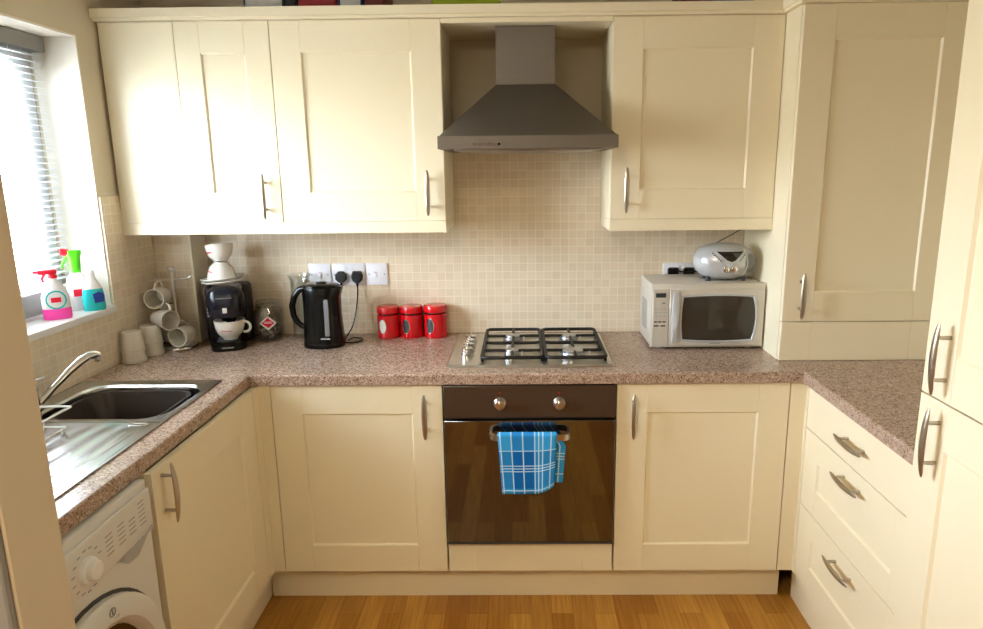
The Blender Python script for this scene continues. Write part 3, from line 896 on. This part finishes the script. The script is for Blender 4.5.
# ------------------------------------------------------------------ cups and mugs
def cup_shell(mb, prof, n=32, thick=.003, o=(0, 0, 0)):
    """open cup from an outer profile (foot to rim)"""
    inner = [(max(r - thick, .0005), h) for r, h in prof]
    inner[0] = (inner[0][0], prof[0][1] + thick)
    mb.lathe([(.0005, prof[0][1])] + prof + list(reversed(inner)) + [(.0005, prof[0][1] + thick)], n, o, None, True, True)
def beaker(label, loc, top):
    t = thing('beaker', label, 'cup', loc)
    b = MB(); prof = [(.033, 0), (.0345, .004), (.041, .068), (.0425, .074)]
    b.T = Matrix.Translation((0, 0, .074)) @ Matrix.Rotation(PI, 4, 'X')
    cup_shell(b, prof); b.build('cup_body', M['mugc'], t)
    b = MB(); b.lathe([(.0421, .004), (.0427, .0042), (.0424, .0085), (.0418, .0085)], 32, (0, 0, 0), None, False, False); b.build('pattern_band', M['silver'], t)
    return t
for (x, y, lab) in ((-1.462, -.412, 'nearer the sink'), (-1.452, -.305, 'nearer the mug tree')):
    beaker('white beaker upside down on the worktop, bottom of the pair ' + lab, (x, y, ZT + .0003), False)
    beaker('white beaker upside down, upper one of the pair ' + lab, (x, y, ZT + .0003 + .0395), True)

t = thing('mug_tree', 'chrome mug tree with round base in the corner beside the coffee machine', 'mug tree', (-1.392, -0.215, ZT + .0003))
b = MB(); b.lathe([(.066, 0), (.068, .004), (.066, .010), (.052, .0125), (.048, .010), (.012, .012), (0, .012)], 40); b.build('base', M['chrome'], t)
b = MB(); b.cyl((0, 0, .011), (0, 0, .305), .0085, n=16); b.sphere((0, 0, .314), .0135, 12); b.build('pole', M['steel'], t)
arms = [(-.8, -.55, .272), (1, .3, .272), (-.2, -1, .182), (.85, -.5, .092), (-.80, -.35, .085)]
for ax, ay, az in arms:
    d = Vector((ax, ay, 0)).normalized(); b = MB()
    b.tube([d * .006 + Vector((0, 0, az)), d * .055 + Vector((0, 0, az + .004)), d * .068 + Vector((0, 0, az + .012))], .0030, 8); b.sphere(tuple(d * .068 + Vector((0, 0, az + .012))), .0045, 8)
    b.build('arm', M['chrome'], t)
def mug_mesh():
    prof = [(.030, 0), (.0325, .003), (.036, .03), (.0385, .075), (.039, .082)]
    b = MB(); cup_shell(b, prof); body = b
    h = MB(); pts = []
    for k in range(13):
        a = -PI / 2 + PI * k / 12
        pts.append((.034 + .026 * math.cos(a) * 1.0, 0, .041 + .026 * math.sin(a)))
    h.tube(pts, .0045, 8)
    return body, h
def mug(label, loc, axis, up):
    """axis: direction the opening faces; up: direction of the handle"""
    t = thing('mug', label, 'mug', loc, 0, 'mugs hanging on the mug tree')
    z = Vector(axis).normalized(); x = Vector(up); x = (x - z * x.dot(z)).normalized(); y = z.cross(x)
    t.rotation_euler = Matrix((x, y, z)).transposed().to_euler()
    b, h = mug_mesh(); bo = b.build('mug_body', M['mugc'], t); h.build('mug_handle', M['mugc'], t)
    return t
mx, my, mz = -1.392, -.215, ZT
mug('pale mug hanging highest on the mug tree, mouth towards the window side', (-1.434, -.205, mz + .213), (.0, -1, -.05), (.05, .0, 1))
mug('pale mug hanging in the middle of the mug tree, mouth turned right', (-1.442, -.262, mz + .130), (.88, -.48, -.02), (.3, .2, 1))
mug('pale mug hanging low on the right of the mug tree, mouth forward', (-1.350, -.208, mz + .058), (-.12, -1, 0), (-.1, .1, 1))
mug('pale mug low on the mug tree, half hidden behind the beakers', (-1.452, -.208, mz + .052), (-.1, .6, .12), (.45, 0, 1))

# ------------------------------------------------------------------ coffee machine with cups on it
t = thing('coffee_machine', 'black capsule coffee machine with cups and saucers stacked on top', 'coffee machine', (-1.250, -0.030, ZT + .0003), math.radians(18))
b = MB(); b.box(-.086, .086, -.135, -.012, 0, .238, .020, 4); b.build('body', M['blackm'], t)
b = MB()
b.rings([[(x, y, z) for x, y, _ in rrect(0, -.165, .070 * k, .095 * k2, .045 * min(k, k2), 0, 8)] for z, k, k2 in ((.128, .90, .90), (.140, .97, .97), (.175, 1.0, 1.0), (.210, .98, .98), (.232, .88, .90), (.242, .66, .74))])
hd = b.build('head', M['navy'], t)
b = MB(); b.lathe([(.034, 0), (.036, .003), (.034, .007), (.030, .008)], 32, (0, -.2615, .2), (0, -1, .25), False, False); b.bm.free()
b = MB(); b.box(-.008, .008, -.2625, -.258, .150, .170, .001); b.build('display', M['label'], hd)
b = MB(); b.box(-.030, .030, -.262, -.2585, .206, .210, .001); b.build('badge', M['grey'], hd)
b = MB(); b.cyl((0, -.20, .129), (0, -.20, .108), .026, .018, 24); b.build('nozzle', M['black'], t)
b = MB(); b.box(-.064, .064, -.150, -.134, .03, .14, .003); b.build('front_panel', M['black'], t)
b = MB()
for k in range(3): b.cyl((-.062, -.2385, .138 + k * .014), (-.062, -.2325, .138 + k * .014), .004, n=12)
b.build('buttons', M['lgrey'], hd)
b = MB(); b.rings([rrect(0, -.195, .066, .078, .05, z, 8) for z in (0, .006, .030)] + [rrect(0, -.195, .060, .072, .046, .033, 8)]); dt = b.build('drip_tray', M['black'], t)
b = MB()
for k in range(9): b.box(-.042, .042, -.245 + k * .012, -.240 + k * .012, .033, .0352, .0005)
b.build('grille', M['dgrey'], dt)
b = MB(); b.box(-.022, .022, -.2738, -.2715, .012, .018, .0005); b.build('badge', M['grey'], dt)

def espresso_cup(label, loc, rot, n=36, r=.056, h=.076, script=-90):
    t = thing('coffee_cup', label, 'cup', loc); t.rotation_euler = rot
    b = MB(); prof = [(r * .46, 0), (r * .50, .004), (r * .50, .006), (r * .78, h * .30), (r * .94, h * .65), (r * 1.0, h * .97), (r * 1.0, h)]
    cup_shell(b, prof, n); b.build('cup_body', M['ceramic'], t)
    b = MB(); pts = []
    for k in range(15):
        a = -PI * .62 + PI * 1.15 * k / 14
        pts.append((r * .93 + .020 * math.cos(a) + .004, 0, h * .60 + .021 * math.sin(a)))
    b.tube(pts, .0052, 10); b.build('cup_handle', M['ceramic'], t)
    # small red script on the side
    b = MB(); pts = []
    for k in range(25):
        a = math.radians(script - 22 + 44 * k / 24); rr_2 = r * .93
        pts.append((rr_2 * math.cos(a), rr_2 * math.sin(a), h * .55 + .0022 * math.sin(k * 2.1) - .0001 * k))
    b.tube(pts, .0011, 5); b.build('red_script', M['redp'], t)
    return t
espresso_cup('white coffee cup with red script standing on the coffee machine drip tray', (-1.182, -.218, ZT + .0003 + .0355), (0, 0, math.radians(8)), r=.058, h=.077)
cmz = ZT + .0003 + .2425
def saucer(label, z, tilt, dx=0):
    t = thing('saucer', label, 'saucer', (-1.214 + dx, -.165, z)); t.rotation_euler = (0, tilt, 0)
    b = MB(); b.lathe([(0, 0), (.034, 0), (.036, .002), (.078, .011), (.081, .0140), (.079, .0172), (.036, .0070), (.026, .0055), (0, .0055)], 40); b.build('dish', M['ceramic'], t)
    return t
saucer('white saucer lying on the coffee machine, lower of the two', cmz + .0045, math.radians(-4))
saucer('white saucer under the upside-down cup, upper of the two', cmz + .0165, math.radians(-5), -.002)
espresso_cup('white coffee cup turned upside down on the saucers', (-1.216, -.165, cmz + .0935), (PI + math.radians(3), 0, math.radians(90)), r=.054, h=.069, script=220)
espresso_cup('white coffee cup upright at the very top of the stack', (-1.215, -.166, cmz + .0945), tuple((Matrix.Rotation(math.radians(-9), 3, 'X') @ Matrix.Rotation(math.radians(-7), 3, 'Y') @ Matrix.Rotation(math.radians(100), 3, 'Z')).to_euler()), r=.052, h=.066, script=-225)

# ------------------------------------------------------------------ clip-top jar, glass jug
t = thing('storage_jar', 'clip-top glass jar with a red diamond label right of the coffee machine', 'jar', (-1.078, -0.085, ZT + .0003), math.radians(14)); t.scale = (1.05, 1.05, 1.05)
b = MB()
rg = [rrect(0, 0, .050, .050, .030, 0.0, 6), rrect(0, 0, .053, .053, .032, .006, 6), rrect(0, 0, .053, .053, .032, .112, 6), rrect(0, 0, .042, .042, .036, .130, 6), rrect(0, 0, .042, .042, .036, .140, 6),
      rrect(0, 0, .039, .039, .034, .140, 6), rrect(0, 0, .039, .039, .034, .130, 6), rrect(0, 0, .049, .049, .030, .110, 6), rrect(0, 0, .049, .049, .030, .008, 6)]
b.rings(rg, True, True); b.build('jar_body', M['glass'], t)
b = MB(); b.lathe([(.043, .1405), (.044, .146), (.040, .156), (.012, .160), (0, .160)], 32); b.build('jar_lid', M['glass'], t)
b = MB(); b.tube([(.044 * math.cos(2 * PI * k / 28), .044 * math.sin(2 * PI * k / 28), .1345) for k in range(28)], .0018, 6, True)
b.tube([(-.012, -.044, .134), (-.016, -.055, .120), (-.010, -.058, .100), (.010, -.058, .100), (.016, -.055, .120), (.012, -.044, .134)], .0018, 6); b.tube([(-.03, -.032, .158), (0, -.047, .150), (.03, -.032, .158)], .0018, 6)
b.build('wire_clip', M['chrome'], t)
b = MB()
random.seed(3)
for k in range(26):
    x, y, z = random.uniform(-.033, .033), random.uniform(-.033, .033), .012 + (k // 9) * .018
    b.lathe([(.011, 0), (.009, .012), (0, .012)], 12, (x, y, z))
o = b.build('contents', M['cont'], t); o['kind'] = 'stuff'
b = MB(); b.prism([(.004, .046), (.036, .074), (.004, .102), (-.028, .074)], -.0555, -.0534, 'y'); lb = b.build('label', M['label'], t)
b = MB(); b.prism([(.004, .054), (.027, .074), (.004, .096), (-.019, .074)], -.0563, -.0554, 'y'); b.build('red_diamond', M['redp'], lb)
b = MB(); b.box(-.011, .019, -.0567, -.0562, .0735, .0765); b.box(-.008, .016, -.0567, -.0562, .0785, .0805); b.build('white_lettering', M['label'], lb)

t = thing('glass_jug', 'tall clear glass jug behind the kettle against the tiles', 'jug', (-0.944, -0.066, ZT + .0003))
b = MB(); b.lathe([(.0005, 0), (.036, 0), (.038, .004), (.040, .10), (.037, .20), (.039, .245), (.047, .268), (.0455, .268), (.037, .245), (.035, .20), (.038, .10), (.036, .008), (.0005, .008)], 36); b.build('jug_body', M['glass'], t)
b = MB(); b.tube([(.037, 0, .235), (.068, 0, .225), (.074, 0, .15), (.066, 0, .075), (.039, 0, .06)], .005, 8); b.build('jug_handle', M['glass'], t)

# ------------------------------------------------------------------ kettle
t = thing('kettle', 'black plastic jug kettle with a pale water gauge on the worktop', 'kettle', (-0.815, -0.195, ZT + .0003))
b = MB(); b.rings([ell(.080, .072, 0), ell(.081, .073, .012), ell(.079, .071, .02)], True, True); b.build('power_base', M['black'], t)
b = MB()
R = []
for z, hx_, hy_, dx in ((.0205, .079, .071, 0), (.03, .078, .070, 0), (.09, .074, .066, -.001), (.15, .072, .064, -.001), (.20, .073, .064, .0), (.228, .078, .064, .004), (.238, .078, .062, .004)):
    R.append([(p[0] + dx, p[1], p[2]) for p in ell(hx_, hy_, z, 40, 2.5)])
b.rings(R); kb = b.build('kettle_body', M['black'], t)
b = MB(); b.rings([[(p[0], p[1], p[2]) for p in ell(.070, .056, .2382, 36, 2.4)], ell(.066, .052, .246, 36, 2.4), ell(.050, .038, .2515, 36, 2.4)]); b.box(-.018, .018, -.012, .012, .2505, .2565, .003, 2); b.build('lid', M['black'], t)
b = MB(); b.prism([(.060, .205), (.086, .240), (.060, .240)], -.022, .022, 'y'); b.build('spout', M['black'], t)
b = MB(); b.tube([(-.062, 0, .232), (-.088, 0, .226), (-.110, 0, .198), (-.121, 0, .160), (-.118, 0, .122), (-.104, 0, .094), (-.086, 0, .078), (-.070, 0, .074)], [.013, .013, .013, .0125, .012, .0115, .011, .010], 14); b.build('handle', M['black'], t)
ga = math.radians(-72)
b = MB()
def gauge(z): 
    e = ell(.0745, .0665, z, 72, 2.5); return e
R = []
for z in (.052, .056, .12, .19, .196):
    w_ = .006 if z in (.052, .196) else .0085
    cx_, cy_ = .032, -.0645 + (-.0025 if z < .06 else 0)
    R.append([(cx_ - w_, cy_ + .004, z), (cx_ - w_, cy_ - .0030, z), (cx_ + w_, cy_ - .0016, z), (cx_ + w_, cy_ + .004, z)])
b.rings(R); b.build('water_gauge', M['grey'], t)
b = MB(); b.box(.006, .042, -.0725, -.0700, .040, .0435); b.build('badge', M['lgrey'], t)

# ------------------------------------------------------------------ sockets, plugs, cable
def plate(name, label, cat, x0, x1, z0, z1):
    t = thing(name, label, cat, ((x0 + x1) / 2, -.0082, (z0 + z1) / 2)); w, h = (x1 - x0) / 2, (z1 - z0) / 2
    b = MB(); b.box(-w, w, -.009, 0, -h, h, .0025, 2); b.build('face_plate', M['ivory'], t)
    return t, w, h
def screws(t, w, z=0.0):
    for sx in (-1, 1):
        b = MB(); b.cyl((sx * (w - .012), -.0100, z), (sx * (w - .012), -.0088, z), .0033, n=12); b.build('screw', M['nickel'], t)
def rocker(t, x, z, red=False):
    b = MB(); b.box(x - .0075, x + .0075, -.0125, -.0085, z - .012, z + .012, .002, 2); s_ = b.build('rocker', M['ivory'], t)
    if red:
        b = MB(); b.box(x - .003, x + .003, -.0130, -.0124, z + .006, z + .009); b.build('red_mark', M['redp'], s_)
t, w, h = plate('switch_plate', 'white switched plate half hidden behind the kettle and jug', 'switch', -.918, -.826, 1.122, 1.214); screws(t, w); rocker(t, 0, 0, True)
t, w, h = plate('wall_socket', 'white double wall socket with two black plugs above the kettle', 'socket', -.820, -.682, 1.122, 1.214); screws(t, w)
rocker(t, -.012, .026); rocker(t, .012, .026)
t, w, h = plate('switch_plate', 'white fused switch plate nearest the red canisters', 'switch', -.676, -.587, 1.122, 1.214); screws(t, w); rocker(t, -.006, -.002, True)
def plug(label, loc, tip):
    t = thing('mains_plug', label, 'plug', loc, 0, None)
    b = MB()
    if tip:
        R = [[(q[0], y, q[1]) for q in [(-.024, .006), (-.016, .024), (.016, .024), (.024, .006), (.020, -.014), (.008, -.026), (-.008, -.026), (-.020, -.014)]] for y in (0, -.014)]
        R.append([(p[0] * .86, -.020, p[2] * .86) for p in R[0]]); b.rings(R)
    else:
        R = [[(r * math.cos(2 * PI * k / 8 + PI / 8), y, r * math.sin(2 * PI * k / 8 + PI / 8)) for k in range(8)] for r, y in ((.025, 0), (.026, -.012), (.021, -.022))]
        b.rings(R)
    b.build('plug_body', M['blackm'], t)
    b = MB(); b.cyl((0, -.009, -.022), (0, -.009, -.040), .006, .0042, 10); b.build('strain_relief', M['black'], t)
    return t
plug('black plug in the left half of the double socket behind the kettle', (-.781, -.0172, 1.158), False)
plug('black plug in the right half of the double socket with a hanging cable', (-.714, -.0172, 1.158), True)
def smooth(pts, n=8):
    P = [Vector(p) for p in pts]; out = []
    for i in range(len(P) - 1):
        p0 = P[max(i - 1, 0)]; p1 = P[i]; p2 = P[i + 1]; p3 = P[min(i + 2, len(P) - 1)]
        for k in range(n):
            u = k / n
            out.append(.5 * ((2 * p1) + (p2 - p0) * u + (2 * p0 - 5 * p1 + 4 * p2 - p3) * u * u + (3 * p1 - p0 - 3 * p2 + p3) * u ** 3))
    out.append(P[-1]); return out
zc = ZT + .0035
b = MB(); b.tube(smooth([(-.714, -.0265, 1.118), (-.714, -.030, 1.09), (-.722, -.040, 1.02), (-.735, -.065, .955), (-.752, -.120, .918), (-.745, -.165, zc), (-.705, -.172, zc), (-.680, -.140, zc), (-.692, -.105, zc), (-.722, -.110, zc + .004), (-.7345, -.150, zc + .002)]), .0028, 8)
tag(b.build('kettle_cable', M['black']), 'thin black kettle cable dropping from the socket and looping on the worktop', 'cable')

# ------------------------------------------------------------------ red canisters
for x, sc, dzt, lab, wm in ((-.583, 1.0, 0, 'red storage canister closest to the kettle, left of the three', 'label'), (-.486, 1.0, 0, 'red storage canister in the middle of the three', 'dgrey'), (-.386, 1.03, .004, 'red storage canister closest to the hob, right of the three', 'dgrey')):
    t = thing('canister', lab, 'canister', (x, -.064, ZT + .0003), math.radians(-8)); t.scale = (sc, sc, sc)
    b = MB(); b.lathe([(0, 0), (.044, 0), (.0465, .003), (.0465, .096), (.0435, .098), (0, .098)], 40); b.build('can_body', M['red'], t)
    b = MB(); b.lathe([(.0440, .0982), (.0445, .103), (.0440, .104)], 40, (0, 0, 0), None, True, True); b.build('seal_band', M['black'], t)
    b = MB(); b.lathe([(.0440, .1042), (.0475, .105), (.0475, .126), (.045, .131), (.030, .133), (0, .133)], 40); b.build('lid', M['red'], t)
    b = MB()
    def oval(a0, rx, rz, dr, n=28, zc_=.052):
        P = []
        for k in range(n):
            th = 2 * PI * k / n; a = a0 + rx * math.cos(th) / .0465; P.append(((.0465 + dr) * math.sin(a), -(.0465 + dr) * math.cos(a), zc_ + rz * math.sin(th)))
        return P
    a0 = math.radians(-14)
    b.rings([oval(a0, .0175, .0310, -.0005), oval(a0, .0175, .0310, .0012), oval(a0, .0150, .0285, .0012), oval(a0, .0146, .0280, -.0002)], False, False); b.build('window_rim', M['chrome'], t)
    b = MB(); b.rings([oval(a0, .0150, .0284, .0002), oval(a0, .006, .012, .0004)], False, True); b.build('window', M[wm], t)

# ------------------------------------------------------------------ microwave
t = thing('microwave', 'silver microwave oven with dark curved door window on the worktop', 'microwave', (0.6785, -0.312, ZT + .0003))
W2 = .2140
b = MB(); b.box(-W2 + .003, W2 - .003, .020, .258, .012, .2535, .003, 2)
for x in (-.17, .17):
    for y in (.05, .24): b.cyl((x, y, 0), (x, y, .013), .014, n=14)
b.build('casing', M['silver'], t)
b = MB()
for k in range(10): b.box(-W2 + .0022, -W2 + .0032, .10, .20, .06 + k * .012, .064 + k * .012)
b.build('side_vents', M['dgrey'], t)
b = MB(); b.box(-W2, W2, .006, .020, .010, .256, .004, 2); b.build('front_frame', M['silver'], t)
cxl = -W2 + .067
b = MB(); b.box(-W2 + .005, cxl, .001, .0062, .018, .238, .002); cp = b.build('control_panel', M['silver'], t)
b = MB(); b.box(-W2 + .016, -W2 + .054, -.0004, .0012, .205, .222, .0004); b.build('display', M['lcd'], cp)
b = MB(); b.box(-W2 + .040, -W2 + .052, -.0010, .0012, .181, .1855, .0006); b.build('clock_button', M['grey'], cp)
b = MB()
for r in range(3):
    for c in range(3): b.box(-W2 + .013 + c * .0165, -W2 + .024 + c * .0165, -.0006, .0012, .1585 - r * .0135, .1625 - r * .0135, .0004)
b.build('number_keys', M['lgrey'], cp)
b = MB()
for c in range(3): b.box(-W2 + .011 + c * .0165, -W2 + .023 + c * .0165, -.0008, .0012, .109, .1135, .0005)
for c in range(2): b.box(-W2 + .011 + c * .026, -W2 + .029 + c * .026, -.0008, .0012, .0935, .0985, .0005)
b.build('function_keys', M['dgrey'], cp)
# door with barrel shaped window
b = MB(); b.box(cxl + .002, W2 - .003, -.001, .0062, .018, .238, .002)
dr = b.build('door', M['silver'], t)
wx0, wx1, wz0, wz1 = cxl + .052, W2 - .046, .042, .206
def barrel(ins, y, n=10):
    P = []
    x0, x1, z0, z1 = wx0 + ins, wx1 - ins, wz0 + ins, wz1 - ins; bw, bh = .012, .006
    for k in range(n): u = k / n; P.append((x0 + (x1 - x0) * u, y, z0 - bh * (4 * u * (1 - u))))
    for k in range(n): u = k / n; P.append((x1 + bw * (4 * u * (1 - u)), y, z0 + (z1 - z0) * u))
    for k in range(n): u = k / n; P.append((x1 - (x1 - x0) * u, y, z1 + bh * (4 * u * (1 - u))))
    for k in range(n): u = k / n; P.append((x0 - .4 * bw * (4 * u * (1 - u)), y, z1 - (z1 - z0) * u))
    return P
b = MB(); b.rings([barrel(-.006, -.0008), barrel(-.006, -.005), barrel(.0, -.0055), barrel(.002, -.002)], False, False); b.build('window_surround', M['silverb'], dr)
b = MB(); b.rings([barrel(.001, -.0012), barrel(.004, -.0030)], False, True); b.build('door_window', M['mwglass'], dr)
R = []
for k in range(13):
    u = k / 12; z = .030 + .196 * u; q = 4 * u * (1 - u)
    R.append([(cxl + .010 + .004 * (1 - q), -.0008, z), (cxl + .014, -.004 - .010 * q, z), (cxl + .026, -.005 - .013 * q, z), (cxl + .036, -.004 - .008 * q, z), (cxl + .040, -.0008, z)])
b = MB(); b.rings(R); b.build('grip', M['silverb'], dr)
b = MB(); b.box(.028 - .020, .028 + .024, -.0016, -.0008, .0255, .0285); b.build('maker_mark', M['grey'], dr)

# socket and plugs behind the microwave
t, w, h = plate('wall_socket', 'white double wall socket behind the microwave and radio', 'socket', .566, .712, 1.112, 1.204); screws(t, w)
rocker(t, -.012, .026); rocker(t, .012, .026)
def flat_plug(label, x):
    t = thing('mains_plug', label, 'plug', (x, -.0172, 1.165))
    b = MB(); b.rings([rrect(0, 0, .022, .022, .010, 0, 5), rrect(0, 0, .023, .023, .010, .012, 5), rrect(0, 0, .018, .018, .008, .020, 5)])
    o = b.build('plug_body', M['black'], t); o.rotation_euler = (PI / 2, 0, 0)
    b = MB(); b.tube(smooth([(0, -.012, .008), (.012, -.03, .012), (.035, -.045, .009), (.060, -.055, .011), (.085, -.060, .014)]), .0030, 8); b.build('flex', M['black'], t)
flat_plug('black plug on the left of the socket behind the microwave', .606)
flat_plug('black plug on the right of the socket behind the microwave', .672)

# ------------------------------------------------------------------ radio
t = thing('radio', 'rounded silver portable radio standing on the microwave', 'radio', (0.764, -0.190, ZT + .0003 + .2538)); t.scale = (1.12, 1.1, 1.1)
b = MB(); N = 20; R = []
rad = (.106, .080, .0635)
for k in range(1, N):
    a = -PI / 2 + PI * k / N
    c = abs(math.cos(a)) ** .72
    R.append([(p[0], p[1], .0660 + rad[2] * math.sin(a)) for p in ell(rad[0] * c, rad[1] * c, 0, 44, 2.15)])
b.rings(R); rb = b.build('radio_body', M['silverb'], t)
def rsurf(x, z, off=.0012):
    """front surface point of the shell at (x, z)"""
    q = max(-.999, min(.999, (z - .0665) / rad[2])); c = math.cos(math.asin(q)) ** .72
    u = min(.999, abs(x) / (rad[0] * c)); y = rad[1] * c * (1 - u ** 2.15) ** (1 / 2.15)
    return (x, -y - off, z)
def patch(outl, off):
    cx_ = sum(p[0] for p in outl) / len(outl); cz_ = sum(p[1] for p in outl) / len(outl)
    mb = MB(); rings = []
    for f in (1, .75, .5, .25, .05): rings.append([rsurf(cx_ + (x - cx_) * f, cz_ + (z - cz_) * f, off) for x, z in outl])
    base = [rsurf(x, z, -.002) for x, z in outl]
    mb.rings([base] + rings, False, True); return mb
def dens(poly, n=6):
    o_ = []
    for i in range(len(poly)):
        a, c = poly[i], poly[(i + 1) % len(poly)]
        for k in range(n): o_.append((a[0] + (c[0] - a[0]) * k / n, a[1] + (c[1] - a[1]) * k / n))
    return o_
patch(dens([(-.044, .106), (-.012, .078), (.004, .072), (.018, .078), (.046, .106)]), .0015).build('display', M['doorglass'], rb)
patch([(.030 * math.cos(2 * PI * k / 24) + .0, .046 + .018 * math.sin(2 * PI * k / 24)) for k in range(24)], .0016).build('dial_bezel', M['lgrey'], rb)
for x in (-.013, .014):
    p = rsurf(x, .046, .001); b = MB(); b.lathe([(.0115, 0), (.0110, .004), (.008, .006), (0, .006)], 20, p, (0, -1, 0)); b.build('dial', M['chrome'], rb)
patch([(.073 + .020 * math.cos(2 * PI * k / 24), .064 + .034 * math.sin(2 * PI * k / 24)) for k in range(24)], .0012).build('speaker', M['grey'], rb)
patch([(-.076 + .018 * math.cos(2 * PI * k / 24), .064 + .034 * math.sin(2 * PI * k / 24)) for k in range(24)], .0012).build('speaker', M['silverb'], rb)
b = MB(); b.tube([rsurf(.050 + .010 * math.sin(k / 11 * PI) , .022 + .092 * k / 11, .0012) for k in range(12)], .0022, 6); b.build('trim_strip', M['silver'], rb)
for sx in (-1, 1):
    b = MB()
    for k in range(5): b.sphere(rsurf(sx * (.056 - .006 * k), .100 - .006 * k, .0005), .0032, 6)
    b.build('buttons', M['grey'], rb)
for x in (-.06, .06):
    for y in (-.03, .03): b = MB(); b.cyl((x, y, 0), (x, y, .018), .009, n=12); b.build('foot', M['dgrey'], t)
b = MB(); b.tube([(-.03, .035, .120), (0.035, .055, .150), (.085, .070, .176)], .0018, 6); b.build('aerial', M['dgrey'], t)

# ------------------------------------------------------------------ books on top of the cabinets
def book(label, x0, x1, y0, h, cov, d=.17, upright=True, pages_front=True, lean=0):
    t = thing('book', label, 'book', ((x0 + x1) / 2, y0, 2.1085)); w = (x1 - x0) / 2
    b = MB()
    if pages_front:   # lying on its side edge, page block facing the room
        b.box(-w, -w + .006, 0, d, 0, h, .001); b.box(w - .006, w, 0, d, 0, h, .001); b.box(-w + .006, w - .006, d - .006, d, 0, h, .001)
        b.build('cover', M[cov], t)
        b = MB(); b.box(-w + .0062, w - .0062, .004, d - .0062, .002, h - .004); b.build('pages', M['bookw'], t)
    else:
        b.rings([rrect(0, d / 2, w, d / 2, min(.008, w * .6), z, 4) for z in (0, h)]); b.build('cover', M[cov], t)
        b = MB(); b.box(-w + .003, w - .003, .006, d - .003, h, h + .0008); b.build('pages', M['bookw'], t)
    return t
book('thick book with pale pages facing out, leftmost on top of the cabinets', -1.000, -.858, -.262, .155, 'bookk')
book('charcoal book upright between the pale book and the red book on the cabinets', -.853, -.815, -.262, .19, 'bookk', pages_front=False)
book('wide red book on top of the cabinets next to the charcoal one', -.808, -.672, -.262, .12, 'bookr', pages_front=False)
book('dark blue book with pages facing out on top of the cabinets', -.664, -.580, -.262, .15, 'bookb')
book('maroon book on top of the cabinets left of the green box', -.572, -.500, -.262, .14, 'bookm', pages_front=False)
b = MB(); b.box(-.335, -.095, -.262, -.09, 2.1087, 2.185, .002); tag(b.build('card_box', M['bookg']), 'yellow-green card box on the cabinet top by the hood', 'box')
book('red book lying on top of the right wall cabinet', .545, .640, -.262, .10, 'bookm', pages_front=False)
book('blue book on top of the right wall cabinet beside the red one', .650, .800, -.262, .12, 'bookb', pages_front=False)

# ------------------------------------------------------------------ light
w = bpy.data.worlds.new('daylight'); scene.world = w; w.use_nodes = True
nt = w.node_tree; bg = nt.nodes['Background']
tcw = nd(nt, 'ShaderNodeTexCoord'); spw = nd(nt, 'ShaderNodeSeparateXYZ'); rw = nd(nt, 'ShaderNodeValToRGB')
nt.links.new(tcw.outputs['Generated'], spw.inputs[0]); nt.links.new(spw.outputs[2], rw.inputs[0])
rw.color_ramp.elements[0].position = 0.0; rw.color_ramp.elements[0].color = (.42, .42, .40, 1)
rw.color_ramp.elements[1].position = 0.12; rw.color_ramp.elements[1].color = (.82, .90, 1.0, 1)
nt.links.new(rw.outputs['Color'], bg.inputs[0]); bg.inputs[1].default_value = 60.0
def area(name, loc, rot, sx, sy, power, colr):
    l = bpy.data.lights.new(name, 'AREA'); l.shape = 'RECTANGLE'; l.size = sx; l.size_y = sy; l.energy = power; l.color = colr
    o = bpy.data.objects.new(name, l); col.objects.link(o); o.location = loc; o.rotation_euler = rot; return o
p = area('window_portal', (-1.84, (WY0 + WY1) / 2, (WZ0 + WZ1) / 2), (0, -PI / 2, 0), WZ1 - WZ0 + .3, WY1 - WY0 + .4, 1, (1, 1, 1)); p.data.cycles.is_portal = True
area('hall_lamp', (-0.62, -3.1, 2.40), (0, 0, 0), 0.6, 0.6, 38, (1.0, .85, .61))
GROUPS = dict(wall_cabinet='wall cabinets along the back wall', base_cabinet='base cabinets either side of the oven', plinth='kickboards along the floor', corner_post='corner posts of the base units',
    pelmet='pelmets under the wall cabinets', beaker='upside-down beakers on the worktop', coffee_cup='coffee cups by the coffee machine', saucer='saucers on the coffee machine', canister='red storage canisters',
    mains_plug='plugs in the wall sockets', wall_socket='double wall sockets', switch_plate='switch plates above the kettle', book='books on top of the cabinets', spray_bottle='spray bottles on the sill')
for o in col.objects:
    k = o.name.split('.')[0]
    if o.parent is None and k in GROUPS: o['group'] = GROUPS[k]

# ------------------------------------------------------------------ camera
CP = Vector((-.0217, -2.7901, 1.5944)); yaw, pit, rol = -.0108, .2079, -.0096
F = Vector((math.sin(yaw) * math.cos(pit), math.cos(yaw) * math.cos(pit), -math.sin(pit)))
Rv = Vector((math.cos(yaw), -math.sin(yaw), 0)); U = Rv.cross(F)
R2 = Rv * math.cos(rol) + U * math.sin(rol); U2 = -Rv * math.sin(rol) + U * math.cos(rol)
cd = bpy.data.cameras.new('camera'); cam = bpy.data.objects.new('camera', cd); col.objects.link(cam)
cam.matrix_world = Matrix(((R2.x, U2.x, -F.x, CP.x), (R2.y, U2.y, -F.y, CP.y), (R2.z, U2.z, -F.z, CP.z), (0, 0, 0, 1)))
cd.sensor_fit = 'HORIZONTAL'; cd.sensor_width = 36.0; cd.lens = 669.27 / 983 * 36.0
cd.shift_x = (491.5 - 515.5) / 983; cd.shift_y = (310.1 - 314.5) / 983
cd.clip_start = 0.05; cd.clip_end = 100
scene.camera = cam
scene.view_settings.view_transform = 'Standard'; scene.view_settings.look = 'None'
scene.view_settings.exposure = 0.10; scene.view_settings.gamma = 1.0
scene.view_settings.use_curve_mapping = False
